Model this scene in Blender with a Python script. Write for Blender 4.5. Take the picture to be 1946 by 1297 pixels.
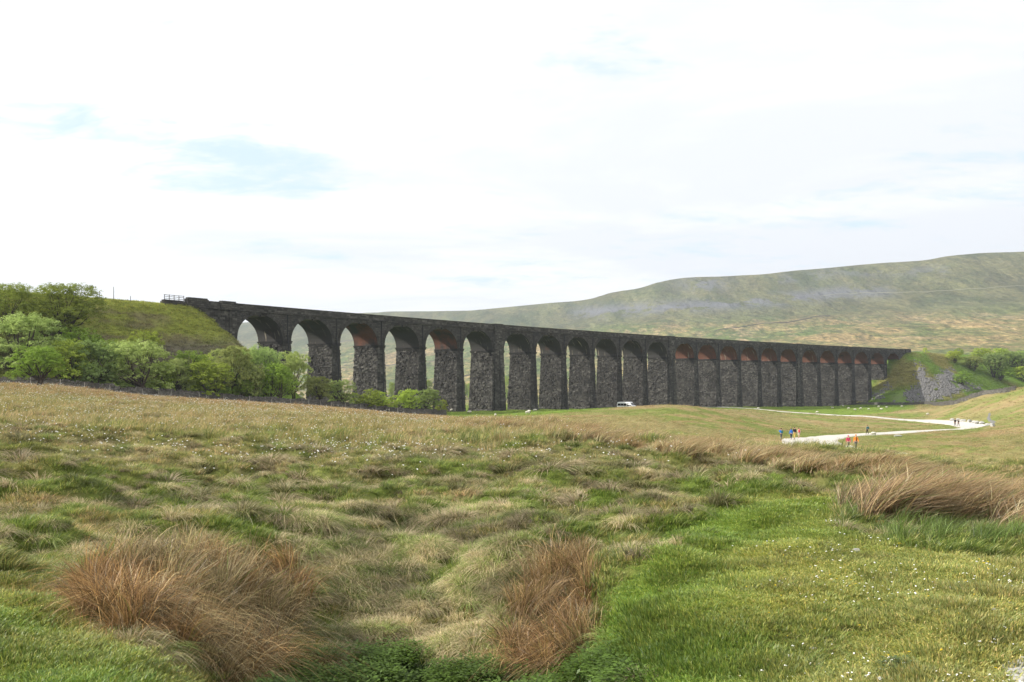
import bpy, bmesh, math, random
import numpy as np
from mathutils import Vector, Matrix
rng = np.random.default_rng(7); random.seed(7)
for o in list(bpy.data.objects): bpy.data.objects.remove(o)
S = bpy.context.scene; COL = S.collection
R = math.radians
# ------------------------------------------------------------------ camera, world, sun, exposure
F, U0, V0, CZ = 1900.0, 973.0, 756.5, 10.0          # focal length and horizon in pixels of the 1946 px photograph, eye height
cd = bpy.data.cameras.new('camera'); cam = bpy.data.objects.new('camera', cd); COL.objects.link(cam)
cam.location = (0, 0, CZ); cam.rotation_euler = (R(90), 0, 0)
cd.sensor_width = 36; cd.lens = 36*F/1946; cd.shift_y = (V0-648.5)/1946; cd.clip_start = .1; cd.clip_end = 20000
S.camera = cam
SUN_DIR = Vector((-.83, -.05, .56)).normalized()      # towards the sun
sl = bpy.data.lights.new('sun', 'SUN'); sl.energy = 5.0; sl.angle = R(.6); sl.color = (1, .95, .87)
so = bpy.data.objects.new('sun', sl); COL.objects.link(so)
so.rotation_euler = SUN_DIR.to_track_quat('Z', 'Y').to_euler()
W = bpy.data.worlds.new('World'); S.world = W; W.use_nodes = True
nt = W.node_tree; nt.nodes.clear(); N = nt.nodes.new; L = nt.links.new
out = N('ShaderNodeOutputWorld'); bg = N('ShaderNodeBackground'); bg.inputs[1].default_value = .12
sky = N('ShaderNodeTexSky'); sky.sky_type = 'NISHITA'; sky.sun_disc = False
sky.sun_elevation = math.asin(SUN_DIR.z); sky.sun_rotation = math.atan2(SUN_DIR.x, SUN_DIR.y)
sky.air_density = 1; sky.dust_density = .6; sky.ozone_density = 1.2; sky.altitude = 300
tc = N('ShaderNodeTexCoord'); sep = N('ShaderNodeSeparateXYZ'); L(tc.outputs['Generated'], sep.inputs[0])
def mth(op, a, b=None, clamp=False):
    m = N('ShaderNodeMath'); m.operation = op; m.use_clamp = clamp
    for i, x in enumerate((a, b)):
        if x is None: continue
        if isinstance(x, (int, float)): m.inputs[i].default_value = x
        else: L(x, m.inputs[i])
    return m.outputs[0]
zz = mth('ADD', mth('MAXIMUM', sep.outputs[2], 0.0), .16)
cb = N('ShaderNodeCombineXYZ'); L(mth('DIVIDE', sep.outputs[0], zz), cb.inputs[0]); L(mth('DIVIDE', sep.outputs[1], zz), cb.inputs[1])
def wnoise(scale, detail, off, rough=.55):
    mp = N('ShaderNodeMapping'); L(cb.outputs[0], mp.inputs[0]); mp.inputs['Location'].default_value = off
    mp.inputs['Scale'].default_value = (.75, 1.25, 1)
    n = N('ShaderNodeTexNoise'); n.inputs['Scale'].default_value = scale; n.inputs['Detail'].default_value = detail
    n.inputs['Roughness'].default_value = rough; n.inputs['Distortion'].default_value = .35
    L(mp.outputs[0], n.inputs['Vector']); return n.outputs['Fac']
def ramp(f, a, b):
    r = N('ShaderNodeMapRange'); r.interpolation_type = 'SMOOTHSTEP'; L(f, r.inputs[0])
    r.inputs[1].default_value = a; r.inputs[2].default_value = b; return r.outputs[0]
def gap(u, v, ru, rv, amt):          # openings in the overcast, by bearing and height
    d = Vector(((u-U0)/F, 1, (V0-v)/F)).normalized(); dx = mth('DIVIDE', mth('SUBTRACT', sep.outputs[0], d.x), ru/F); dz = mth('DIVIDE', mth('SUBTRACT', sep.outputs[2], d.z), rv/F)
    r2 = mth('ADD', mth('MULTIPLY', dx, dx), mth('MULTIPLY', dz, dz)); return mth('MULTIPLY', mth('MULTIPLY', ramp(mth('MULTIPLY', r2, -1.), -1., -.05), amt), mth('GREATER_THAN', sep.outputs[1], 0.))
gaps = mth('MAXIMUM', mth('MAXIMUM', gap(415, 325, 300, 80, .235), gap(130, 250, 330, 70, .17)), mth('MAXIMUM', gap(1250, 480, 700, 110, .11), mth('MAXIMUM', gap(1850, 370, 420, 160, .10), mth('MAXIMUM', gap(900, 90, 480, 130, .10), gap(200, 10, 300, 60, .14)))))
fine = mth('MULTIPLY', mth('SUBTRACT', wnoise(6.5, 9, (5, 1.1, 2), .65), .5), .52)
cover = ramp(mth('SUBTRACT', mth('ADD', mth('ADD', wnoise(1.5, 9, (3.3, 1.6, 0), .6), fine), .09), gaps), .26, .50)
thick = ramp(mth('SUBTRACT', wnoise(1.1, 8, (1, 9, 3), .6), mth('MULTIPLY', gap(1700, 250, 800, 420, .16), 1.)), .34, .56)
cc = N('ShaderNodeMix'); cc.data_type = 'RGBA'; L(thick, cc.inputs['Factor'])
cc.inputs['A'].default_value = (5.85, 6.02, 6.3, 1); cc.inputs['B'].default_value = (7.1, 7.1, 7.1, 1)
pal = N('ShaderNodeMix'); pal.data_type = 'RGBA'; pal.inputs['Factor'].default_value = .8
L(sky.outputs[0], pal.inputs['A']); pal.inputs['B'].default_value = (4.75, 5.95, 6.6, 1)
cm = N('ShaderNodeMix'); cm.data_type = 'RGBA'; L(cover, cm.inputs['Factor']); L(pal.outputs['Result'], cm.inputs['A']); L(cc.outputs['Result'], cm.inputs['B'])
L(cm.outputs['Result'], bg.inputs[0]); L(bg.outputs[0], out.inputs[0])
S.view_settings.view_transform = 'Standard'; S.view_settings.look = 'None'; S.view_settings.gamma = 1
S.view_settings.exposure = 0.5; S.render.engine = 'CYCLES'
S.cycles.volume_bounces = 0; S.cycles.max_bounces = 5; S.cycles.diffuse_bounces = 2; S.cycles.transparent_max_bounces = 6

# ------------------------------------------------------------------ noise
def _h(ix, iy, s):
    n = (ix.astype(np.int64)*374761393 + iy.astype(np.int64)*668265263 + s*974634777) & 0xffffffff
    n = ((n ^ (n >> 13))*1274126177) & 0xffffffff
    return ((n ^ (n >> 16)) & 0xffff)/65535.0
def vn(x, y, s=0):
    x = np.asarray(x, float); y = np.asarray(y, float)
    ix = np.floor(x); iy = np.floor(y); fx = x-ix; fy = y-iy; fx = fx*fx*(3-2*fx); fy = fy*fy*(3-2*fy)
    a = _h(ix, iy, s); b = _h(ix+1, iy, s); c = _h(ix, iy+1, s); d = _h(ix+1, iy+1, s)
    return (a*(1-fx)+b*fx)*(1-fy)+(c*(1-fx)+d*fx)*fy
def fbm(x, y, s=0, o=4):
    t = 0; a = .5; k = 1.
    for i in range(o): t = t+a*vn(np.asarray(x)*k+i*17.3, np.asarray(y)*k+i*9.1, s+i); a *= .5; k *= 2.03
    return t/(1-.5**o)
def sst(a, b, x): t = np.clip((x-a)/(b-a), 0, 1); return t*t*(3-2*t)
def inpoly(poly, u, v):
    u = np.asarray(u); v = np.asarray(v); r = np.zeros(u.shape, bool); n = len(poly)
    for i in range(n):
        x0, y0 = poly[i]; x1, y1 = poly[(i+1) % n]
        if y0 == y1: continue
        c = ((y0 > v) != (y1 > v)) & (u < (x1-x0)*(v-y0)/(y1-y0)+x0); r ^= c
    return r

# ------------------------------------------------------------------ the line of the viaduct
s_p = [0.]
WIDE = (6, 12, 18)
for i in range(1, 25): s_p.append(s_p[-1]+15.55+(1.3 if i in WIDE else 0)+(1.3 if i-1 in WIDE else 0))
SL = s_p[-1]; WB = 8.33
_ss = np.linspace(0, SL, 800); _aa = .608+.731*_ss/1000-.023*(_ss/300)**2
_X = -60.659+np.concatenate([[0], np.cumsum(np.sin(_aa[:-1])*np.diff(_ss))]); _Y = 216.956+np.concatenate([[0], np.cumsum(np.cos(_aa[:-1])*np.diff(_ss))])
def line(s, t=0.):
    """point on the ground plan: s metres along the near face from the left abutment, t metres back across the deck"""
    s = np.asarray(s, float); a = np.interp(s, _ss, _aa); x = np.interp(s, _ss, _X); y = np.interp(s, _ss, _Y)
    lo = np.minimum(s, 0); hi = np.maximum(s-SL, 0)
    x = x+lo*math.sin(_aa[0])+hi*math.sin(_aa[-1]); y = y+lo*math.cos(_aa[0])+hi*math.cos(_aa[-1])
    return x-t*np.cos(a), y+t*np.sin(a)
def ztop(s): return CZ+20.59+.01*np.asarray(s, float)

# ------------------------------------------------------------------ terrain: cross-sections of the ground along bearings from the viewpoint
# each entry (distance, height on the photograph in px if > 100, else height in metres against the eye)
PROF = {
 -600: [(3, -1.7), (6, -1.7), (13, -1.5), (50, -.6), (100, .8), (150, 2.5), (190, 6), (300, 6), (600, 0), (900, -5), (2400, 40), (4500, 230)],
 0: [(3, -1.68), (6, 1297), (9, 1120), (13, 1005), (18, 925), (28, 858), (50, 798), (90, 757), (150, 734), (165, 729), (190, 703), (250, 712), (500, 760), (900, 768), (2400, 715), (4500, 650)],
 100: [(3, -1.68), (6, 1297), (9, 1130), (13, 1010), (18, 930), (28, 860), (50, 802), (90, 762), (152, 738), (168, 733), (195, 715), (250, 722), (500, 762), (900, 768), (2400, 712), (4500, 640)],
 250: [(3, -1.7), (6.2, 1297), (9.3, 1130), (12.5, 1040), (18, 945), (28, 872), (50, 812), (90, 776), (160, 753.5), (180, 746), (230, 738), (300, 745), (600, 765), (900, 768), (2400, 708), (4500, 625)],
 466: [(3, -1.72), (5.5, -2.3), (8.6, 1297), (10.8, 1160), (13.2, 1050), (19, 945), (30, 873), (55, 816), (100, 784), (177, 767), (197, 762), (240, 757), (300, 756), (600, 766), (900, 768), (1600, 752), (2300, 705), (3200, 650), (4000, 613)],
 620: [(3, -1.72), (5.5, -2.45), (9.6, 1297), (11.4, 1185), (14, 1050), (19.5, 948), (31, 873), (57, 820), (104, 793), (191, 775.5), (212, 771), (255, 768), (300, 767), (600, 768), (900, 768), (1500, 752), (2300, 698), (3000, 650), (3500, 620), (3800, 602)],
 800: [(3, -1.72), (5.5, -2.5), (10, 1297), (11.8, 1190), (14.4, 1052), (20, 945), (32, 872), (60, 826), (110, 806), (207, 790.5), (225, 788), (260, 784), (300, 780), (500, 771), (900, 768), (1400, 748), (2100, 698), (2700, 650), (3150, 612), (3450, 591)],
 960: [(3, -1.7), (5.5, -2.4), (9.6, 1297), (11.3, 1185), (14, 1048), (19, 952), (32, 872), (52, 827), (72, 809), (110, -3.3), (150, -4.1), (205, 797), (240, 788), (293, 781), (500, 770), (900, 766), (1300, 736), (1900, 684), (2500, 636), (2900, 602), (3200, 584)],
 1100: [(3, -1.7), (5.5, -2.2), (8.7, 1297), (10.5, 1160), (12.8, 1045), (18, 952), (30, 872), (48, 832), (60, 822), (85, -3.6), (150, -4.6), (200, 791), (240, 779), (270, 781), (320, 779), (500, 770), (900, 760), (1300, 720), (1800, 672), (2300, 630), (2700, 602), (3000, 572)],
 1180: [(3, -1.7), (7.2, 1297), (9.2, 1135), (12, 1040), (18, 950), (30, 877), (48, 842), (60, -3.1), (110, -4.9), (150, -4.9), (190, 797), (235, 774.5), (270, 782), (320, 783), (500, 770), (900, 755), (1300, 712), (1800, 664), (2250, 618), (2600, 583), (2850, 553)],
 1300: [(3, -1.7), (6.4, 1297), (8.5, 1130), (12, 1035), (18, 950), (30, 886), (46, 852), (60, -3.4), (110, -5.6), (150, 824), (190, 797), (235, 771), (275, 779), (340, 778), (500, 770), (900, 748), (1200, 706), (1700, 656), (2150, 608), (2450, 570), (2700, 528)],
 1390: [(3, -1.7), (6.2, 1297), (8.3, 1130), (11.5, 1027), (16, 958), (27, 897), (42, 863), (58, -3.7), (110, -6.2), (150, 836), (190, 806), (235, 786), (275, 779), (370, 775), (500, 769), (900, 745), (1200, 702), (1700, 650), (2100, 604), (2400, 566), (2650, 525)],
 1500: [(3, -1.7), (6.1, 1297), (8, 1130), (11, 1020), (15, 960), (24, 906), (38, 871), (55, -3.9), (95, -6.6), (131, 857), (155, 840), (200, 818), (250, 802), (333, 785), (400, 776), (420, 774), (600, 768), (900, 740), (1200, 696), (1700, 644), (2100, 598), (2350, 560), (2600, 516)],
 1625: [(3, -1.7), (6, 1297), (8, 1130), (11, 1020), (15, 967), (22, 916), (34, 881), (50, -3.9), (90, -6.8), (130, 856), (180, 828.5), (230, 812), (300, 796), (380, 781), (430, 774), (475, 770), (650, 762), (900, 730), (1250, 682), (1700, 632), (2050, 590), (2300, 552), (2560, 504)],
 1800: [(3, -1.7), (5.9, 1297), (7.5, 1140), (10.5, 1035), (14, 990), (20, 936), (30, 899), (45, -3.9), (85, -6.8), (130, 857), (185, 826), (234, 812), (280, 796), (320, 779), (340, 771), (420, 768), (650, 745), (900, 715), (1250, 668), (1700, 618), (2000, 578), (2200, 545), (2530, 487)],
 1860: [(3, -1.7), (5.9, 1297), (7.5, 1140), (10.5, 1035), (14, 990), (20, 938), (28, 905), (45, -3.9), (85, -6.8), (130, 857), (185, 822), (234, 806), (270, 784), (300, 764), (315, 753), (420, 756), (650, 735), (900, 708), (1250, 664), (1700, 612), (2000, 572), (2180, 540), (2520, 481.5)],
 1946: [(3, -1.7), (5.9, 1297), (7.5, 1140), (10.5, 1035), (14, 990), (19, 945), (27, 912), (45, -4), (85, -6.9), (130, 854), (185, 812), (220, 788), (255, 765), (282, 741), (300, 736), (420, 742), (650, 730), (900, 700), (1250, 660), (1700, 606), (2000, 566), (2170, 536), (2500, 478)],
 2500: [(3, -1.7), (6, -1.7), (14, -1.7), (27, -2.2), (85, -5), (130, -5), (220, 0), (300, 6), (420, 8), (900, 30), (1700, 150), (2500, 380)],
}
_us = np.array(sorted(PROF)); _ly = np.linspace(math.log(3), math.log(9000), 420)
_tab = []
for u in _us:
    p = PROF[u]; ys = [math.log(a) for a, b in p]; z = [(V0-b)/F*a if b > 100 else b for a, b in p]
    ys += [math.log(p[-1][0]*1.25), math.log(9000)]; z += [z[-1]*.75, z[-1]*.3]
    # monotone cubic along the bearing
    ys = np.array(ys); z = np.array(z); h = np.diff(ys); d = np.diff(z)/h; m = np.zeros(len(z)); m[0] = d[0]; m[-1] = d[-1]
    for k in range(1, len(z)-1): m[k] = 0 if d[k-1]*d[k] <= 0 else 2*d[k-1]*d[k]/(d[k-1]+d[k])
    k = np.clip(np.searchsorted(ys, _ly)-1, 0, len(h)-1); t = (_ly-ys[k])/h[k]
    _tab.append((2*t**3-3*t**2+1)*z[k]+(t**3-2*t**2+t)*h[k]*m[k]+(-2*t**3+3*t**2)*z[k+1]+(t**3-t**2)*h[k]*m[k+1])
_tab = np.array(_tab)
_ug = np.linspace(-600, 2500, 311); TT = np.zeros((311, 420))
dd = np.diff(_tab, axis=0)/np.diff(_us)[:, None]; mm = np.zeros_like(_tab); mm[0] = dd[0]; mm[-1] = dd[-1]
hs = np.diff(_us).astype(float)
for k in range(1, len(_us)-1): mm[k] = (dd[k-1]*hs[k]+dd[k]*hs[k-1])/(hs[k]+hs[k-1])
k = np.clip(np.searchsorted(_us, _ug)-1, 0, len(_us)-2); t = ((_ug-_us[k])/hs[k])[:, None]; hh = hs[k][:, None]
TT = (2*t**3-3*t**2+1)*_tab[k]+(t**3-2*t**2+t)*hh*mm[k]+(-2*t**3+3*t**2)*_tab[k+1]+(t**3-t**2)*hh*mm[k+1]
SKYL = [(-600, 670), (300, 628), (466, 613), (590, 603), (680, 595), (740, 592), (820, 592), (900, 590), (960, 584), (1030, 577), (1100, 571.5), (1125, 568), (1145, 560), (1165, 555), (1200, 551), (1222, 547), (1245, 537), (1300, 528), (1400, 524), (1450, 521), (1500, 515), (1600, 506), (1700, 498.5), (1760, 495), (1800, 487), (1870, 481), (1946, 478), (2500, 470)]
_tv = np.interp(_ug, [q[0] for q in SKYL], [(V0-q[1])/F for q in SKYL]); _Yt = np.exp(_ly)
_act = (TT[:, _Yt > 1200]/_Yt[_Yt > 1200]).max(1)
_ff = _tv/_act; _kk = np.hanning(7); _kk /= _kk.sum(); _ff = np.convolve(np.pad(_ff, 3, mode='edge'), _kk, 'valid')
TT = TT*(1+(_ff-1)[:, None]*np.clip((_Yt-900)/1100, 0, 1)[None])
def emb_dist(x, y, sa, sb):
    ax, ay = [float(q) for q in line(sa, WB/2)]; bx, by = [float(q) for q in line(sb, WB/2)]
    ln = math.hypot(bx-ax, by-ay); ex, ey = (bx-ax)/ln, (by-ay)/ln
    q = np.clip((x-ax)*ex+(y-ay)*ey, 0, ln); return np.hypot(x-ax-q*ex, y-ay-q*ey), sa+(sb-sa)*q/ln
def smax(a, b, k): h = np.clip(.5+.5*(a-b)/k, 0, 1); return b+(a-b)*h+k*h*(1-h)
def hfun(x, y):
    x = np.asarray(x, float); y = np.asarray(y, float); yy = np.maximum(y, 3.01)
    u = np.clip(U0+F*x/yy, -599, 2499); a = (u+600)/10; b = (np.log(yy)-_ly[0])/(_ly[1]-_ly[0]); b = np.clip(b, 0, 418.99)
    ia = np.minimum(a.astype(int), 309); ib = b.astype(int); fa = a-ia; fb = b-ib
    z = (TT[ia, ib]*(1-fb)+TT[ia, ib+1]*fb)*(1-fa)+(TT[ia+1, ib]*(1-fb)+TT[ia+1, ib+1]*fb)*fa+CZ
    d = np.hypot(x, y)
    near = sst(5, 11, d)
    lawn = sst(.3, 1.6, x-.12*y)*(1-sst(9, 14, y))
    lump = sst(.5, .72, vn(x/.62+fbm(x, y, 12, 2), y/.62, 13))*.25+sst(.45, .8, vn(x/1.9, y/1.9, 14))*.16
    z = z+((fbm(x/1.1, y/1.1, 11, 4)-.5)*.34+lump)*near*(1-.72*lawn)*(1-sst(140, 200, d))*(.7+.5*sst(8, 30, d))
    z = z+(fbm(x/.32, y/.32, 31, 2)-.5)*.07*(1-sst(14, 25, d))
    z = z+(fbm(x/14, y/14, 5, 4)-.5)*1.0*sst(30, 80, d)*(1-.6*sst(110, 140, y))
    tp = 1-.93*sst(.78, .97, (z-CZ)/yy/np.interp(u, _ug, _tv))
    z = z+((fbm(x/260, y/260, 8, 5)-.5)*34*sst(900, 2000, d)+(fbm(x/60, y/60, 9, 4)-.5)*9*sst(500, 1500, d))*tp
    z = z+(fbm(x/5, y/5, 15, 3)-.5)*1.0*sst(150, 200, y)*(1-sst(320, 380, y))*sst(1780, 1880, u)
    dl, sl_ = emb_dist(x, y, -420, -12.5); zl = ztop(np.maximum(sl_, -420))-1.35-np.maximum(dl-4.6, 0)*(.86)
    dr, sr_ = emb_dist(x, y, SL+9, SL+700); zr = ztop(sr_)-1.4-np.maximum(dr-4.8, 0)*.66+(fbm(x/7, y/7, 21, 3)-.5)*1.6*sst(6, 12, dr)
    ter = ((vn(x/5, zl/.5, 41)-.5)*.75+(fbm(x/1.6, y/1.6, 42, 3)-.5)*.9)*sst(5.5, 8, dl)
    z = smax(z, zl+ter, 1.2); z = smax(z, zr, 1.2)
    return z
# grid: fine near the viewpoint, coarser with distance
def axis(a, lo, hi, n):
    t = np.linspace(math.asinh(lo/a), math.asinh(hi/a), n); return a*np.sinh(t), t
GX, TX = axis(20, -5200, 5200, 820); GY, TY = axis(24, -60, 8200, 900)
MX, MY = np.meshgrid(GX, GY); GZ = hfun(MX, MY)
def gz(x, y):
    x = np.asarray(x, float); y = np.asarray(y, float)
    a = (np.arcsinh(x/20)-TX[0])/(TX[1]-TX[0]); b = (np.arcsinh(y/24)-TY[0])/(TY[1]-TY[0])
    a = np.clip(a, 0, len(GX)-1.001); b = np.clip(b, 0, len(GY)-1.001); i = a.astype(int); j = b.astype(int)
    fa = (x-GX[i])/(GX[i+1]-GX[i]); fb = (y-GY[j])/(GY[j+1]-GY[j])
    return (GZ[j, i]*(1-fb)+GZ[j+1, i]*fb)*(1-fa)+(GZ[j, i+1]*(1-fb)+GZ[j+1, i+1]*fb)*fa
def uv(x, y, z=None):
    z = gz(x, y) if z is None else z; yy = np.maximum(y, .5)
    return U0+F*x/yy, V0-F*(z-CZ)/yy
def gY(u, v, y0=4., y1=700., near=False):
    """distance at which the ground on bearing u first reaches image height v (last crossing from far if near=False is not wanted)"""
    ys = np.exp(np.linspace(math.log(y0), math.log(y1), 1500)); xs = (u-U0)/F*ys
    vv = V0-F*(gz(xs, ys)-CZ)/ys; k = np.nonzero(vv <= v)[0]
    return float(ys[k[0]]) if len(k) else y1
def P(u, v, y0=4., y1=700.):
    Y = gY(u, v, y0, y1); x = (u-U0)/F*Y; return Vector((x, Y, float(gz(x, Y))))

# ------------------------------------------------------------------ what grows where (real ground cover, regions drawn on the ground)
BANK = [(-700, 1060), (0, 1085), (90, 1120), (160, 1165), (235, 1235), (330, 1275), (430, 1300), (430, 2500), (-700, 2500)]
LAWN = [(1150, 2500), (1175, 1297), (1165, 1180), (1190, 1090), (1260, 1020), (1400, 950), (1500, 930), (1590, 945), (1600, 1010), (1720, 1040), (1860, 1060), (2100, 1070), (2700, 1050), (2700, 2500)]
RUSHL = [(185, 1075), (330, 1058), (450, 1052), (545, 1080), (590, 1140), (560, 1185), (520, 1215), (530, 1290), (440, 1320), (385, 1285), (290, 1240), (210, 1195), (155, 1150)]
RUSHC = [(1020, 1075), (1110, 1060), (1135, 1120), (1120, 1190), (1125, 1260), (1060, 1295), (965, 1280), (955, 1215), (990, 1150)]
TUSS = [(560, 965), (1000, 965), (1050, 1010), (985, 1120), (940, 1235), (560, 1260), (530, 1120)]
NETT = [(470, 2500), (500, 1300), (540, 1262), (640, 1262), (760, 1250), (860, 1272), (960, 1290), (1060, 1290), (1170, 1262), (1200, 1300), (1180, 2500)]
RUSHR = [(1605, 985), (1700, 985), (1800, 1000), (1946, 1018), (2300, 1025), (2300, 985), (1946, 975), (1800, 962), (1720, 955), (1640, 955), (1600, 965)]
GREENR = [(1572, 985), (1600, 940), (1640, 945), (1625, 1000), (1700, 992), (1800, 1010), (1880, 1022), (2300, 1040), (2300, 1070), (1870, 1068), (1800, 1035), (1700, 1040), (1640, 1010)]
BAND = [(860, 806), (960, 808), (1100, 818), (1180, 833), (1300, 846), (1400, 858), (1500, 868), (1625, 878), (1800, 897), (1946, 908), (2300, 915), (2300, 950), (1946, 930), (1750, 915), (1600, 905), (1480, 893), (1350, 876), (1200, 855), (1100, 838), (980, 821), (880, 813)]
PADD = [(835, 795), (850, 782), (900, 776), (1130, 772), (1160, 776), (1060, 786), (980, 791), (900, 794)]
PADD2 = [(1440, 775), (1560, 770), (1640, 768), (1730, 771), (1700, 783), (1620, 790), (1520, 784)]
SCREE = [(1738, 690), (1752, 700), (1768, 728), (1790, 706), (1806, 700), (1818, 716), (1832, 730), (1872, 738), (1830, 742), (1800, 754), (1765, 763), (1700, 764), (1690, 758), (1722, 745), (1748, 738), (1742, 715)]
SCREE2 = [(1656, 751), (1690, 728), (1696, 738), (1672, 752), (1688, 763), (1712, 745), (1732, 741), (1732, 762), (1700, 765), (1655, 756)]
GRAVEL = [(1905, 1272), (1925, 1262), (1960, 1250), (2300, 1220), (2300, 1700), (1990, 1700), (1940, 1310)]
def c3(*a): return np.array(a, float)
def tint(x, y):
    """albedo of the ground cover"""
    x = np.asarray(x, float); y = np.asarray(y, float); z = gz(x, y); u, v = uv(x, y, z); d = np.hypot(x, y); sh = x.shape+(1,)
    def mix(a, b, f): return a*(1-f.reshape(sh))+b*f.reshape(sh)
    n1 = fbm(x/2.2, y/2.2, 51, 4); n2 = fbm(x/.7, y/.7, 61, 3); n3 = fbm(x/18, y/18, 71, 4)
    green = c3(.14, .205, .036); straw = c3(.36, .30, .155); olive = c3(.245, .235, .085); ging = c3(.30, .185, .095); lime = c3(.16, .24, .035)
    c = np.broadcast_to(olive, x.shape+(3,)).copy()
    c = mix(c, straw, sst(.42, .66, n1)*.75*np.ones(x.shape)); c = mix(c, green, sst(.46, .7, n2*.5+n3*.5)*.8)
    # greener belt in the foreground, drier towards the wall
    gb = np.exp(-((np.log(d)-math.log(17))/.45)**2); c = mix(c, green*1.05, gb*sst(.3, .55, n2)*.8)
    c = mix(c, c3(.29, .24, .115), sst(32, 70, d)*(1-sst(170, 200, y))*(u < 1300)*.5)
    gw = sst(90, 145, y)*(1-sst(200, 215, y))*(u < 860)*(V0-0 > -1); c = mix(c, ging, gw*.4)
    # valley floor
    vf = (y > 85)*(1-sst(560, 700, d))*(u > 850); c = mix(c, c3(.27, .235, .10), vf*.55); c = mix(c, c3(.17, .22, .05), vf*sst(.46, .60, n3*.6+n1*.4)*.8); c = mix(c, c3(.34, .25, .13), vf*sst(.54, .64, fbm(x/6, y/9, 72, 4))*.7)
    pg = (inpoly(PADD, u, v) | inpoly(PADD2, u, v)) & (y > 190); c = mix(c, lime, pg*.9)
    bw = (y > 195+(u < 400)*-45+0*u)*(u < 845)*(y < 420); bw = bw*1.; wl = wall_y(u); bw = ((y > wl+1)*(u < 850)*(y < 420))*1.; c = mix(c, lime*.8, bw)
    und = ((y > 285)*(y < 520)*(u > 850)*(u < 1740)*(v < 779))*1.; c = mix(c, lime*.95, und*.8)
    # lawn and bank
    lw = inpoly(LAWN, u, v)*1.*(y < 30); c = mix(c, mix(mix(c3(.185, .25, .045), c3(.29, .29, .08), sst(.33, .65, n1)), c3(.35, .34, .12), sst(1500, 2000, u+(v-1000)*.9)*.75), lw); c = mix(c, c3(.165, .275, .04), lw*sst(1560, 1250, u)*(.45+.4*n2))
    bk = inpoly(BANK, u, v)*1.*(y < 15.5); c = mix(c, mix(green*1.1, c3(.30, .27, .09), sst(.4, .7, n1)), bk)
    nt_ = inpoly(NETT, u, v)*1.*(y < 15.5); c = mix(c, c3(.05, .09, .02), nt_)
    ru = (inpoly(RUSHL, u, v) | inpoly(RUSHC, u, v) | (inpoly(RUSHR, u, v)))*1.*(y < 25); c = mix(c, c3(.12, .09, .045), ru*.8)
    # embankments
    dl, _ = emb_dist(x, y, -420, -12.5); el = ((dl < 30)*(z > CZ+3))*1.; c = mix(c, mix(c3(.25, .28, .05), c3(.20, .18, .085), sst(.50, .68, n3*.3+fbm(x/5, z/1.0, 77, 3)*.7)), el)
    c = mix(c, c3(.15, .135, .105), el*sst(.42, .56, fbm(x/11+3, z/6, 78, 3)+.12*sst(12, 4, z-CZ)-.07)*(1-sst(8, 15, z-CZ))*.85)
    dr, _ = emb_dist(x, y, SL+9, SL+700); er = ((dr < 46)*(y > 380)*(z > CZ-3.3))*1.; c = mix(c, mix(c3(.13, .21, .035), c3(.20, .19, .06), sst(.50, .68, n3)), er)
    sc = (inpoly(SCREE, u, v) | inpoly(SCREE2, u, v))*(y > 380)*1.; c = mix(c, c3(.15, .14, .12), sc*.35)
    # hill
    hf = sst(650, 1000, d); hn = fbm(x/120, y/120, 91, 5); hs_ = fbm(x/55+y/160, y/260-x/300, 92, 4)
    hc = mix(np.broadcast_to(c3(.135, .165, .06), c.shape), c3(.30, .23, .125), sst(.45, .62, hs_)*.9*(1-sst(560, 500, 0*v)*0))
    hc = mix(hc, c3(.12, .17, .05), sst(.5, .68, hn)*.7)
    fr = fbm(x/28+y/90, y/420-x/500, 97, 4); hc = mix(hc, c3(.34, .27, .17), sst(.52, .66, fr)*.6*sst(230, 120, z-CZ)); hc = mix(hc, c3(.10, .12, .05), sst(.52, .62, fbm(x/90, y/190, 98, 5))*.55)
    up = sst(0, 1, (z-CZ)/(150.+.0*z)-.9)
    hc = mix(hc, c3(.11, .13, .055), sst(150, 215, z-CZ)*.75)
    vb = np.interp(u, [900, 1090, 1330, 1480, 1600, 1750, 1946], [601, 598, 583, 572, 558, 556, 545])
    rk = 0*sst(.47, .56, fbm(x/45, y/70, 94, 5))*(u > 1060)*(u < 1720)*(d > 1500); hc = mix(hc, c3(.20, .20, .25), rk*.95)
    sp = sst(.60, .66, fbm(x/38, y/38, 95, 5))*(z-CZ > 120); hc = mix(hc, c3(.24, .22, .16), sp*.6)
    gf = (v > 700)*(u < 1250)*sst(.35, .5, vn(x/140, y/110, 96)); hc = mix(hc, c3(.14, .21, .055), gf*.8)
    c = mix(c, hc, hf)
    return np.clip(c*(.85+.3*vn(x/.35, y/.35, 99))[..., None], .01, .9)
WALLPX = [(-40, 733, 149), (0, 735, 150), (100, 739.5, 153), (200, 748, 157), (308, 757.6, 165), (400, 763, 171), (488, 768.5, 178), (567, 773, 186), (649, 776.5, 194), (730, 783.5, 201), (780, 788, 205), (812, 791, 208), (847, 789.8, 213)]
def wall_y(u): return np.interp(u, [w[0] for w in WALLPX], [w[2] for w in WALLPX])

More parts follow.
